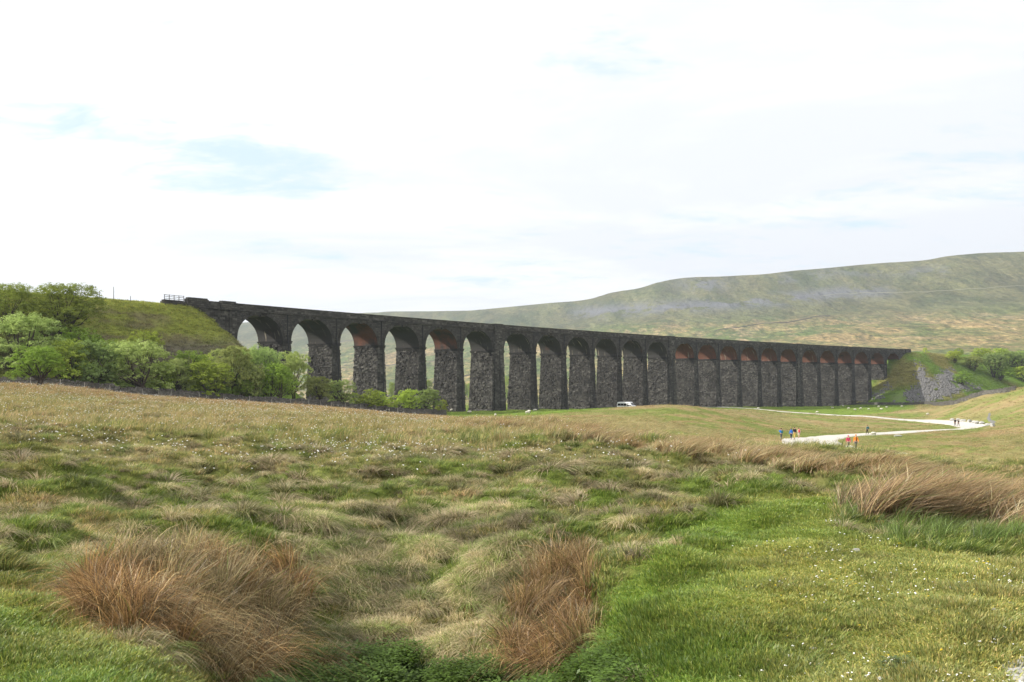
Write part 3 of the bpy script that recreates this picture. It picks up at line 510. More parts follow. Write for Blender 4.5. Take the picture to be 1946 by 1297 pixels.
for i in range(1, 24):
    sc_ = s_p[i]; zt_ = float(zi(sc_)); zb_ = pier_base(i); wd = i in WIDE; ht, hb = (2.35, 3.35) if wd else (1.12, 2.05); H = 21.5
    def hs_at(z): return ht+(hb-ht)*np.clip((zt_-z)/H, 0, 1.2)
    def ex(z): return .55*np.clip((zt_-z)/H, 0, 1.2)
    plinth = zt_-17.2
    def fns(kind):
        def pl(z): return np.where(z < plinth, .22, 0.)
        if kind == 'L': return lambda a, z, o: vpt(sc_-hs_at(z)-o-pl(z), WB/2-a*(WB/2+ex(z)), z)
        if kind == 'R': return lambda a, z, o: vpt(sc_+hs_at(z)+o+pl(z), WB/2+a*(WB/2+ex(z)), z)
        if kind == 'N': return lambda a, z, o: vpt(sc_+a*hs_at(z), -ex(z)-o-pl(z), z)
        return lambda a, z, o: vpt(sc_-a*hs_at(z), WB+ex(z)+o+pl(z), z)
    parts = []
    for kd in 'LRNF':
        rows = []; z = zb_
        while z < zt_-.02:
            h = min(random.uniform(.34, .5), zt_-z); 
            if zt_-z-h < .2: h = zt_-z
            wdt = WB if kd in 'LR' else 2*float(hs_at(z)); nb = max(2, int(round(wdt/random.uniform(.6, .9)))); rows.append((z, z+h, -1, 1, nb)); z += h
        g = fns(kd)
        if kd in 'LR': parts.append(blocks(rows, g, (.02, .26), .045, .10))
        else: parts.append(blocks(rows, g, (.0, .07), .045, .02))
    # scale the inset for normalised width
    pf = random.uniform(.7, 1.25); parts = [(v_, f_, np.clip(t_*pf*(.75+.5*vn(np.arange(len(t_))/400., 0*t_, i)), 0, 1)) for v_, f_, t_ in parts]
    pier = block_obj('pier', parts, M_STONE, VIA)
    m = MB()
    for (z0, z1, e) in ((zt_-.42, zt_-.02, .20), (zt_-.02, zt_+.22, .34)):
        vs = [tuple(map(float, vpt(sc_+a*(half(i)-.10+e), (WB/2)+t_*(WB/2+.06+e*.6), z))) for z in (z0, z1) for a in (-1, 1) for t_ in (-1, 1)]
        m.add(vs, [(0, 1, 3, 2), (4, 6, 7, 5), (0, 4, 5, 1), (2, 3, 7, 6), (0, 2, 6, 4), (1, 5, 7, 3)])
    o = m.build('impost_band', M_STONE, pier)
    for tt, sg in ((0, -1), (WB, 1)):
        m = MB(); q = [tuple(map(float, vpt(sc_, tt+sg*(.25+float(ex(z))), z))) for z in (ztop(sc_)-1.7, zt_+.5)]+[tuple(map(float, vpt(sc_, tt+sg*(.62+float(ex(z))), z))) for z in (zt_-.2, zt_-10, max(zb_+1, zt_-17.), zb_)]
        m.tube(q, .13, 6); m.build('drainpipe', M_ASH if False else None or bpy.data.materials.get('cast_iron') or simple('cast_iron', (.02, .02, .021), .6, .3), VIA)
    if wd:      # full-height pilasters of the king piers, up to the parapet
        for kd, tt, sg in (('N', 0, -1), ('F', WB, 1)):
            ww = 1.9
            rows = []; z = zi(sc_)-.4
            z = zb_
            zz_ = []
            while z < ztop(sc_)-1.4: rows.append((z, min(z+.42, ztop(sc_)-1.4), -1, 1, 5)); z += .42
            def fm(a, z, o, sg=sg, tt=tt): w_ = ww+.8*np.clip((zt_-z)/H, 0, 1.2); return vpt(sc_-sg*a*w_, tt+sg*(.5+ex(z)*1.05+o), z)
            pts = [blocks(rows, fm, (.0, .06), .04, .02)]
            for e in (-1, 1):
                def fs2(a, z, o, sg=sg, tt=tt, e=e): w_ = ww+.8*np.clip((zt_-z)/H, 0, 1.2); return vpt(sc_+e*(w_+o), tt+sg*(.25-e*sg*a*-.25*sg*1.0+ex(z)*1.05), z)
                pts.append(blocks([(r0, r1, -1, 1, 1) for r0, r1, *_ in rows], fs2, (.0, .02), .02, .0))
            block_obj('pilaster', pts, M_STONE, VIA)
# abutments
SAL, SAR = -17.0, SL+13.
def box_st(m, s0, s1, t0, t1, z0, z1, mi=0, n=1):
    for k in range(n):
        a, b = s0+(s1-s0)*k/n, s0+(s1-s0)*(k+1)/n
        f0 = z0 if callable(z0) else (lambda s: z0); f1 = z1 if callable(z1) else (lambda s: z1)
        vs = []
        for top in (0, 1):
            for s_ in (a, b):
                for t_ in (t0, t1): vs.append(tuple(map(float, vpt(s_, t_, (f1 if top else f0)(s_)))))
        m.add(vs, [(0, 1, 3, 2), (4, 6, 7, 5), (0, 4, 5, 1), (2, 3, 7, 6), (0, 2, 6, 4), (1, 5, 7, 3)], mi)
for s0, s1, e in ((-12., 1.25, -1), (SL-1.25, SL+10, 1)):
    parts = []
    zt2 = lambda s: ztop(s)-1.42
    zlo = CZ-6 if e > 0 else CZ-2
    for kd in 'NFE':
        if kd == 'E':
            se = s1 if e < 0 else s0
            rows = [(z, min(z+.42, zi(se)), -1, 1, 11) for z in np.arange(zlo, zi(se), .42)]
            g = (lambda a, z, o, se=se, e=e: vpt(se-e*o, WB/2-(-e)*(-1)*a*WB/2*-1, z)) if False else (lambda a, z, o, se=se, e=e: vpt(se-e*o, WB/2+e*a*-1*WB/2*(1 if e > 0 else 1), z))
            parts.append(blocks(rows, g, (.02, .14), .04, .05))
        else:
            rows = [(z, min(z+.42, float(zt2((s0+s1)/2))), s0, s1, int((s1-s0)/.85)) for z in np.arange(zlo, float(zt2((s0+s1)/2)), .42)]
            tt, sg = (0, -1) if kd == 'N' else (WB, 1)
            parts.append(blocks(rows, (lambda a, z, o, tt=tt, sg=sg: vpt(a, tt+sg*o, z)), (.0, .06), .04, .02))
    ab = block_obj('abutment', parts, M_STONE, VIA)
    for sp_, ww in ((((-8.2), .7), (-.3, .7)) if e < 0 else ((SL+.4, .7), (SL+7, .7))):
        for tt, sg in ((0, -1), (WB, 1)):
            rows = [(z, min(z+.42, ztop(sp_)-1.45), -ww, ww, 2) for z in np.arange(zlo, ztop(sp_)-1.46, .42)]
            pts = [blocks(rows, (lambda a, z, o: vpt(sp_-sg*a, tt+sg*(.3+o), z)), (0, .05), .04, .01)]
            for ee in (-1, 1): pts.append(blocks([(r0, r1, 0, .3, 1) for r0, r1, *_ in rows], (lambda a, z, o: vpt(sp_+ee*(ww+o), tt+sg*a, z)), (0, .01), .02, 0))
            block_obj('pilaster', pts, M_STONE, ab)
# cornice, parapet, coping, track bed
for tt, sg in ((0, -1), (WB, 1)):
    m = MB(); a, b = (tt-.28, tt+.35) if sg < 0 else (tt-.35, tt+.28); box_st(m, SAL+5, SL+9.5, a, b, lambda s: ztop(s)-1.62, lambda s: ztop(s)-1.30, 0, 90); m.build('cornice', M_ASH, VIA)
    a, b = (tt-.12, tt+.34) if sg < 0 else (tt-.34, tt+.12)
    parts = []
    for k in range(2):
        fa = a if k == 0 else b; sgn = -1 if k == 0 else 1
        n = int((SL+26)/1.0); rows = [(0, .42, SAL+5, SL+9.5, n), (.42, .84, SAL+5, SL+9.5, n), (.84, 1.1, SAL+5, SL+9.5, n)]
        parts.append(blocks(rows, (lambda s, z, o: vpt(s, fa+sgn*o, ztop(s)-1.3+z)), (.0, .03), .03, .005))
    block_obj('parapet', parts, M_STONE, VIA)
    m = MB(); box_st(m, SAL+5, SL+9.6, a-.09, b+.09, lambda s: ztop(s)-.2, lambda s: ztop(s), 0, 90); m.build('coping', M_ASH, VIA)
    for s0, s1, up in ((-11.9, -6.6, .42), (-3.4, .9, .28), (s_p[6]-2.2, s_p[6]+2.2, .12), (s_p[12]-2.2, s_p[12]+2.2, .12), (s_p[18]-2.2, s_p[18]+2.2, .12), (SL+4.2, SL+9.3, .18)):
        m = MB(); box_st(m, s0, s1, a-.38, b+.38, lambda s: ztop(s)-1.66, lambda s: ztop(s)+up-.28, 0, 2); box_st(m, s0+.25, s1-.25, a-.26, b+.26, lambda s: ztop(s)+up-.28, lambda s: ztop(s)+up, 0, 2)
        m.build('parapet_pier', M_ASH, VIA)
m = MB(); box_st(m, SAL+5, SL+9.4, .34, WB-.34, lambda s: ztop(s)-2.4, lambda s: ztop(s)-1.1, 0, 60); m.build('track_bed', simple('ballast', (.12, .11, .10), .95, .1, .3, 2), VIA)
m = MB(); box_st(m, -17.2, -12, -.15, .45, lambda s: ztop(s)-3.6, lambda s: ztop(s)-.72, 0, 2); box_st(m, -17.2, -12.0, WB-.45, WB+.15, lambda s: ztop(s)-3.6, lambda s: ztop(s)-.72, 0, 2); box_st(m, -17.5, -14.8, -.3, .6, lambda s: ztop(s)-.72, lambda s: ztop(s)-.55, 0, 1); m.build('wing_wall', M_ASH, VIA)
for o in VIA.children_recursive:
    if o.type == 'MESH' and M_ASH.name in [q.name for q in o.data.materials if q] and not o.data.uv_layers:
        l = o.data.uv_layers.new(name='UVMap'); me = o.data
        for p_ in me.polygons:
            for li in p_.loop_indices:
                c_ = me.vertices[me.loops[li].vertex_index].co; l.data[li].uv = ((c_.x*.75+c_.y*.66), c_.z)
# ------------------------------------------------------------------ drystone walls
def stones_wall(name, pts, h, label, cat='stone wall', thick=.55, ztop_fn=None):
    """pts: plan points; a drystone wall of courses of single stones with upright cope stones"""
    q = np.array(pts, float); seg = np.hypot(*np.diff(q, axis=0).T); cum = np.concatenate([[0], np.cumsum(seg)]); Lw = cum[-1]
    o0 = Vector((q[0, 0], q[0, 1], float(gz(q[0, 0], q[0, 1])))); V = []; T = []
    hn = lambda s: h*(1-.13*vn(s/4., s*0, 5)-.10*(vn(s/1.3, s*0, 6) > .8))
    for row in range(int(h/.16)+1):
        s = random.uniform(0, .2)
        while s < Lw:
            w = random.uniform(.22, .6); sc_ = s+w/2; top = float(hn(np.array([sc_]))[0]); cope = row*.16 > top-.2
            if row*.16 < top:
                x = np.interp(sc_, cum, q[:, 0]); y = np.interp(sc_, cum, q[:, 1]); x2 = np.interp(sc_+.1, cum, q[:, 0]); y2 = np.interp(sc_+.1, cum, q[:, 1])
                a = math.atan2(y2-y, x2-x) if (x2, y2) != (x, y) else 0; hh = .17; 
                if cope: w = random.uniform(.12, .22); hh = random.uniform(.18, .36)
                th = thick*(1-.35*row*.16/h)+random.uniform(-.08, .08); z = float(gz(x, y))-.12+row*.16+hh/2; V.append((x-o0.x, y-o0.y, z-o0.z, w*.96, th, hh*.95, a, random.uniform(-.18, .18) if cope else random.uniform(-.06, .06)))
            s += w
    V = np.array(V); n = len(V); c = np.array([(sx, sy, sz) for sz in (-1, 1) for sy in (-1, 1) for sx in (-1, 1)])*.5
    p = c[None]*V[:, None, 3:6]*(1+rng.uniform(-.14, .06, (n, 8, 3))); ti = V[:, 7, None]; px_ = p[..., 0]*np.cos(ti)-p[..., 2]*np.sin(ti); pz = p[..., 0]*np.sin(ti)+p[..., 2]*np.cos(ti)
    ca, sa = np.cos(V[:, 6, None]), np.sin(V[:, 6, None]); P3 = np.stack([px_*ca-p[..., 1]*sa+V[:, 0, None], px_*sa+p[..., 1]*ca+V[:, 1, None], pz+V[:, 2, None]], -1)
    f = np.array([(0, 2, 3, 1), (4, 5, 7, 6), (0, 1, 5, 4), (2, 6, 7, 3), (0, 4, 6, 2), (1, 3, 7, 5)]); Fs = (np.arange(n)[:, None, None]*8+f[None]).reshape(-1, 4)
    o = mesh_obj(name, P3.reshape(-1, 3), Fs, M_WALL); o.location = o0; fattr(o, 'tone', np.repeat(np.clip(rng.normal(.35, .25, n), 0, 1), 6)); tag(o, label, cat); return o
WP = [((u-U0)/F*Y, Y) for u, v, Y in WALLPX]
stones_wall('drystone_wall', WP, 1.35, 'dark drystone field wall running behind the cotton grass and in front of the willows', thick=.6)
wr = [P(1626, 770, 250), P(1660, 770.5, 250), P(1700, 771, 250), P(1740, 770.5, 250), P(1770, 768.5, 250), *[Vector(((u-U0)/F*Y, Y, 0)) for u, Y in ((1800, 338), (1830, 326), (1850, 318), (1880, 308), (1905, 303), (1930, 300))]]
def smooth_pts(p, n=24):
    q = np.array([(a.x, a.y) for a in p]); 
    for _ in range(3): q = np.concatenate([[q[0]], np.stack([q[:-1]*.75+q[1:]*.25, q[:-1]*.25+q[1:]*.75], 1).reshape(-1, 2), [q[-1]]])
    return [tuple(a) for a in q]
stones_wall('drystone_wall', smooth_pts(wr), 1.4, 'long curving drystone wall climbing from the last piers to the knoll on the right', thick=.7)
hw_ = [P(1880, 660, 800, 2200)]
def hillwall(pts, label, h=1.6):
    q = smooth_pts([P(u, v, 700, 5000) for u, v in pts]); qq = []
    for (x0, y0), (x1, y1) in zip(q[:-1], q[1:]):
        n = max(1, int(math.hypot(x1-x0, y1-y0)/12)); qq += [(x0+(x1-x0)*i/n, y0+(y1-y0)*i/n) for i in range(n)]
    qq.append(q[-1]); m = MB(); c0 = Vector((qq[0][0], qq[0][1], float(gz(*qq[0]))))
    pv = [Vector((x, y, float(gz(x, y))))-c0 for x, y in qq]; vs = []; fs = []
    for i, p in enumerate(pv):
        d = (pv[min(i+1, len(pv)-1)]-pv[max(0, i-1)]); d.z = 0; d.normalize(); nn = Vector((-d.y, d.x, 0)); e = random.uniform(-.15, .15)
        vs += [p-nn*.45+Vector((0, 0, -1)), p-nn*.3+Vector((0, 0, h*.8+e)), p+nn*.3+Vector((0, 0, h+e)), p+nn*.45+Vector((0, 0, -1))]
    for i in range(len(pv)-1):
        for k in range(3): fs.append((i*4+k, i*4+k+1, i*4+5+k, i*4+4+k))
    m.add(vs, fs); o = m.build('field_wall', bpy.data.materials['far_wall']); o.location = c0; tag(o, label, 'field wall', 'stone walls on the far hillside'); return o
simple('far_wall', (.075, .07, .07), .95, .1, .2, .5)
hillwall([(1360, 629), (1420, 622), (1480, 614), (1530, 607), (1578, 601)], 'thin drystone wall slanting up the hillside above the middle of the viaduct', 1.3)
hillwall([(700, 757), (740, 752), (800, 732), (850, 722), (900, 712)], 'far field wall seen rising across the third to fifth arches')
hillwall([(590, 650), (640, 648), (700, 644)], 'highest far field wall crossing the hazy slope behind the second and third arches')
hillwall([(600, 704), (640, 706), (690, 697), (740, 695), (800, 690), (860, 680)], 'far field wall along the pale slope behind the second and fourth arches')
# ------------------------------------------------------------------ fence posts, lineside railing
ORD = 'first second third fourth fifth sixth seventh eighth ninth tenth eleventh twelfth thirteenth fourteenth fifteenth sixteenth seventeenth eighteenth nineteenth twentieth twenty-first twenty-second twenty-third twenty-fourth twenty-fifth'.split()
M_POST = simple('weathered_post', (.36, .34, .30), .9, .1, .25, 9); M_DK = simple('dark_timber', (.06, .055, .05), .9, .1, .25, 9)
POSTS = [58, 114, 160, 209, 271, 302, 325, 379, 397, 425, 474, 516, 552, 587, 610, 630, 656, 686, 715, 740, 755]
for i, u in enumerate(POSTS):
    Y = float(wall_y(u))-1.1; x = (u-U0)/F*Y; m = MB(); tl = random.uniform(-.08, .08)
    m.tube([(0, 0, -.2), (tl*.5, 0, .6), (tl, random.uniform(-.03, .03), 1.25+random.uniform(-.1, .1))], [.06, .057, .05], 6); m.tube([(tl, 0, 1.24), (tl, 0, 1.27)], [.05, .02], 6)
    o = m.build('fence_post', M_POST); o.location = (x, Y, float(gz(x, Y))); tag(o, ORD[i]+' pale wooden fence post from the left in front of the dark drystone wall', 'fence post', 'fence posts along the drystone wall')
def rail(s0, s1, t, n):
    c = Vector((*[float(q) for q in line((s0+s1)/2, t)], float(ztop(s0))-.6)); r = empty('railing', c); tag(r, 'dark post and rail barrier on the wing wall at the left end of the viaduct', 'railing')
    for k in range(n):
        s_ = s0+(s1-s0)*k/(n-1); x, y = [float(q) for q in line(s_, t)]; z = float(ztop(s_))-.6; m = MB(); m.box(Vector((x, y, z+.55))-c, (.11, .11, 1.3), rz=.6); m.build('post', M_DK, r)
    for h in (.42, .8, 1.12):
        m = MB(); a = Vector((*[float(q) for q in line(s0, t)], float(ztop(s0))-.6+h)); b = Vector((*[float(q) for q in line(s1, t)], float(ztop(s1))-.6+h)); m.tube([a-c, b-c], .05, 4); m.build('rail', M_DK, r)
rail(-17.3, -12.6, -.05, 5)
for i, (u, h, v) in enumerate(((189, 1.3, 567), (216, 2.6, 569), (248, 1.2, 573), (243, .6, 573), (314, 1.3, 579.5), (58, 2.2, 546))):
    p = P(u, v+2, 60, 300) if u > 100 else P(u, v+6, 60, 300); m = MB(); m.tube([(0, 0, -.3), (0, 0, h)], [.07, .05], 5); m.tube([(-.05, 0, h-.15), (.05, 0, h-.15)], .03, 4)
    o = m.build('lineside_post', M_DK); o.location = p
    tag(o, ['dark lineside post on the embankment skyline just right of the big dark tree', 'tall thin lineside pole on the left embankment skyline', 'short dark post midway along the left embankment skyline', 'lowest stub post on the left embankment skyline beside a taller post', 'dark post standing against the left end of the wing wall railing', 'thin pole poking above the trees at the far left skyline'][i], 'post', 'posts on the embankment skyline')
# ------------------------------------------------------------------ trees
def make_crown(seed, nl, leaf, spread=.5, lob=16, base=.16, aspect=1.):
    lob = int(lob*1.35)
    """leaf clumps on many overlapping lobes inside a unit-high, unit-wide crown"""
    r = np.random.default_rng(seed); C_ = []; Rr = []
    for i in range(lob):
        a = r.uniform(0, 2*math.pi); hgt = base+(1-base)*(.10+.80*r.random()**.95); env = math.sqrt(max(.05, 1-((hgt-.42)/.60)**2)); rad = env*.5*(.25+.75*math.sqrt(r.random()))*.82
        q = r.uniform(.13, .22); C_.append((rad*math.cos(a), rad*math.sin(a), min(hgt, 1-q*.8))); Rr.append(q)
    C_ = np.array(C_); Rr = np.array(Rr); k = r.choice(lob, nl, p=Rr**2/np.sum(Rr**2)); d = r.normal(size=(nl, 3)); d /= np.linalg.norm(d, axis=1)[:, None]; d[:, 2] = np.where(d[:, 2] < -.35, -d[:, 2], d[:, 2])
    # leaf sprays: second-level clusters
    nc = lob*22; cl = r.integers(0, nc, nl); cd_ = r.normal(size=(nc, 3)); cd_ /= np.linalg.norm(cd_, axis=1)[:, None]; cd_[:, 2] = np.where(cd_[:, 2] < -.3, -cd_[:, 2], cd_[:, 2])
    k = cl % lob; rr = (Rr[k]*r.uniform(.82, 1.12, nc)[cl])[:, None]
    p = C_[k]+cd_[cl]*rr*np.array([1, 1, .85])+d*(Rr[k]*.26)[:, None]*r.random((nl, 1))**.5
    nrm = cd_[cl]*.8+d*.6+np.array([0, 0, .35]); nrm += r.normal(size=(nl, 3))*.45; nrm /= np.linalg.norm(nrm, axis=1)[:, None]
    a = np.cross(nrm, r.normal(size=(nl, 3))); a /= np.linalg.norm(a, axis=1)[:, None]; b = np.cross(nrm, a); sz = leaf*r.uniform(.6, 1.3, (nl, 1))
    V = np.stack([p-a*sz, p+b*sz*.45, p+a*sz, p-b*sz*.45], 1).reshape(-1, 3); tone = np.clip(r.normal(.45, .2, nl)+.25*(r.random(nc)[cl]-.5), 0, 1)
    return V, np.arange(nl*4).reshape(-1, 4), tone, C_, Rr
def make_tree(seed, nl, leaf, mat, lob=16, base=.16, multi=1, twig=True):
    V, Fs, tone, C_, Rr = make_crown(seed, nl, leaf, lob=lob, base=base); o = mesh_obj('crown', V, Fs, mat, None, link=False); fattr(o, 'tone', tone)
    random.seed(seed); m = MB()
    for s_ in range(multi):
        a = random.uniform(0, 6.28); b0 = Vector((.03*math.cos(a), .03*math.sin(a), -.06)) if multi > 1 else Vector((0, 0, -.06)); fork = Vector((.07*math.cos(a)*multi*.6, .07*math.sin(a)*multi*.6, base+.14))
        m.tube([b0, b0*.5+fork*.5+Vector((random.uniform(-.02, .02), random.uniform(-.02, .02), 0)), fork], [.032, .024, .019], 6)
        for i in range(s_, lob, multi):
            c = Vector(C_[i]); mid = fork.lerp(c, .5)+Vector((random.uniform(-.04, .04), random.uniform(-.04, .04), -.03)); m.tube([fork, mid, c], [.014, .009, .004], 4, cap=False)
    t_ = m.build('trunk', M_BARK, None, True, False); return o.data, t_.data
PT = [make_tree(1, 15000, .0165, M_LEAF[0], 26, .03, 3), make_tree(2, 15000, .017, M_LEAF[0], 24, .10, 2), make_tree(3, 14000, .0165, M_LEAF[1], 24, .05, 3), make_tree(4, 15000, .0165, M_LEAF[1], 28, .02, 3), make_tree(5, 20000, .014, M_LEAF[2], 34, .06, 2), make_tree(6, 14000, .017, M_LEAF[0], 20, .16, 1), make_tree(7, 13000, .018, M_LEAF[1], 22, .02, 4), make_tree(8, 6000, .024, M_LEAF[1], 16, .04, 3), make_tree(9, 15000, .0165, M_LEAF[0], 30, .0, 4)]
def put_tree(kind, u, vb, vt, hw, label, cat='tree', Y=None, name='deciduous_tree', group=None, y0=100):
    Y = Y or gY(u, vb, y0, 1500); x = (u-U0)/F*Y; z = float(gz(x, Y)); H = (V0-vt)/F*Y+CZ-z; Wd = 2*hw/F*Y; r = empty(name, (x, Y, z), random.uniform(0, 6.28)); r.scale = (Wd*1.04, Wd*1.04, H*1.0)
    for nm, me in zip(('crown', 'trunk'), PT[kind]): c = bpy.data.objects.new(nm, me); COL.objects.link(c); c.parent = r
    tag(r, label, cat, group); return r
GL = 'trees on and below the left embankment'; GRR = 'trees on the right embankment'
for t_ in [
 (4, 20, 640, 544, 48, 'bright olive tree at the left edge against the skyline'),
 (4, 126, 650, 543, 68, 'biggest dark green tree standing high on the embankment against the sky'),
 (0, 45, 716, 602, 66, 'broad pale green willow with a domed crown at the left edge'),
 (2, 150, 712, 624, 40, 'lime green tree above the others below the embankment'),
 (3, 72, 735, 662, 44, 'low dense tree with dark hollow underneath near the left grass bank'),
 (3, 131, 737, 650, 46, 'tree with a forked dark trunk just left of the leaning one'),
 (1, 183, 740, 650, 42, 'tree with short thick trunk between two willows beside the drystone wall'),
 (2, 212, 735, 647, 26, 'narrow tree squeezed behind the domed willow on its left side'),
 (0, 262, 747, 651, 57, 'large round domed willow with several dark stems at the drystone wall'),
 (2, 276, 690, 631, 30, 'lime tree peeping over the round domed willow'),
 (3, 306, 742, 692, 28, 'leafy shrub like tree hugging the right side of the round willow'),
 (1, 340, 742, 684, 30, 'grey green tree between the round willow and the bright bushy one'),
 (2, 360, 720, 668, 30, 'yellowish tree top behind the grey green one'),
 (6, 396, 757, 690, 46, 'wide bright bushy tree low beside the drystone wall'),
 (2, 384, 730, 676, 24, 'small lime crown standing over the wide bushy tree'),
 (5, 441, 757, 663, 36, 'tall willow with a long leaning bare trunk'),
 (1, 425, 735, 666, 30, 'pale tree just below the foot of the grassy embankment slope'),
 (0, 500, 745, 662, 34, 'tall willow crown in front of the first arch'),
 (0, 466, 745, 666, 30, 'pale willow crown below the left edge of the first arch'),
 (1, 556, 745, 671, 34, 'spreading willow hiding the foot of the second pier'),
 (1, 478, 762, 692, 26, 'thin willow with an s shaped dark trunk'),
 (6, 526, 768, 692, 33, 'rounded front tree with a dark interior right of the s shaped trunk'),
 (2, 462, 762, 717, 20, 'small yellow green bush between the leaning trunk and the s shaped trunk'),
 (5, 604, 774, 719, 30, 'isolated small tree with a bent dark trunk in front of the second pier'),
 (1, 647, 778, 724, 28, 'pale grey green tree in front of the gap of the third arch'),
 (7, 695, 781, 741, 28, 'low yellow green bush below the third pier'),
 (7, 731, 785, 746, 27, 'low bright bush below the fourth arch'),
 (6, 775, 788, 742, 24, 'bushy small tree left of the last one along the wall'),
 (5, 812, 792, 743, 24, 'small tree with an open fan of branches near the wall end'),
 (7, 838, 789, 761, 12, 'tiny sapling at the very end of the drystone wall')]:
    yy_ = None; u = t_[1]
    if t_[2] > 735: yy_ = float(wall_y(u))+max(2.0, (768 if u > 420 else 752)-t_[2])*.25+1.5
    t_ = (t_[0], t_[1], t_[2], t_[3]-1, t_[4]*1.06, t_[5])
    put_tree(*t_[:5], t_[5], Y=yy_, group=GL, cat='tree')
for t_ in [
 (3, 1813, 690, 668, 17, 'single round bush on top of the right embankment'),
 (8, 1848, 705, 677, 19, 'left outermost bright tree of the clump on the right'),
 (3, 1868, 690, 662.5, 22, 'tree crown at the top left of the right hand clump'),
 (8, 1888, 717, 671, 27, 'largest rounded tree in the middle of the right hand clump'),
 (3, 1902, 692, 663, 20, 'tree crown along the upper edge of the right hand clump'),
 (8, 1928, 701, 668, 28, 'broad tree at the upper right of the right hand clump'),
 (3, 1950, 702, 667, 26, 'tree cut by the right edge of the photo in the clump'),
 (6, 1904, 724, 697, 22, 'low round yellow green tree in front of the right hand clump'),
 (6, 1943, 725, 697, 19, 'low round tree in the corner behind the knoll')]:
    put_tree(*t_[:5], t_[5], group=GRR, y0=330)
for t_ in [
 (7, 1758, 671, 661.5, 10, 'tiny faded bush behind the track beyond the viaduct end'),
 (7, 1822, 671, 662, 10, 'small brownish bush on the railway skyline'),
 (7, 1830, 733, 706, 20, 'dark olive shrub on the scree slope'),
 (7, 1778, 744, 737.5, 4, 'small yellow flowering gorse bush on the scree'),
 (7, 1700, 730, 728, 3, 'lone sprig of green on the shaded cone of grass')][:4]:
    put_tree(*t_[:5], t_[5], 'shrub', name='shrub', y0=330, Y=(560 if t_[2] == 671 else None))
vp = [(686, 744, 733, 9), (745, 745, 728, 8), (815, 742, 724, 9), (832, 738, 722, 8), (880, 748, 728, 9), (822, 775, 765, 8), (893, 744, 730, 8), (964, 730, 716, 7), (742, 765, 756, 7), (960, 757, 742, 6)]
for i, (u, vb, vt, hw) in enumerate(vp):
    put_tree([4, 3, 4, 2][i % 4], u, vb, vt, hw, ORD[i]+' of the distant valley trees seen through the arches counting from the left', group='far trees in the valley behind the arches', Y=760+i*23) if i != 5 else None
# ------------------------------------------------------------------ skinned figures
def skin(name, pts, edges, mat, parent, lv=1, root=0):
    me = bpy.data.meshes.new(name); me.from_pydata([p[:3] for p in pts], edges, []); me.materials.append(mat); o = bpy.data.objects.new(name, me); COL.objects.link(o); o.parent = parent
    sm_ = o.modifiers.new('skin', 'SKIN'); sm_.use_smooth_shade = True; sv = me.skin_vertices[0] if me.skin_vertices else None
    if sv is None:
        bm = bmesh.new(); bm.from_mesh(me); bm.verts.layers.skin.verify(); bm.to_mesh(me); bm.free(); sv = me.skin_vertices[0]
    for i, p in enumerate(pts): sv.data[i].radius = (p[3], p[4] if len(p) > 4 else p[3]); sv.data[i].use_root = (i == root)
    if lv: s2 = o.modifiers.new('sub', 'SUBSURF'); s2.levels = lv; s2.render_levels = lv
    return o
SK = simple('skin', (.52, .31, .22), .6, .3, .05)
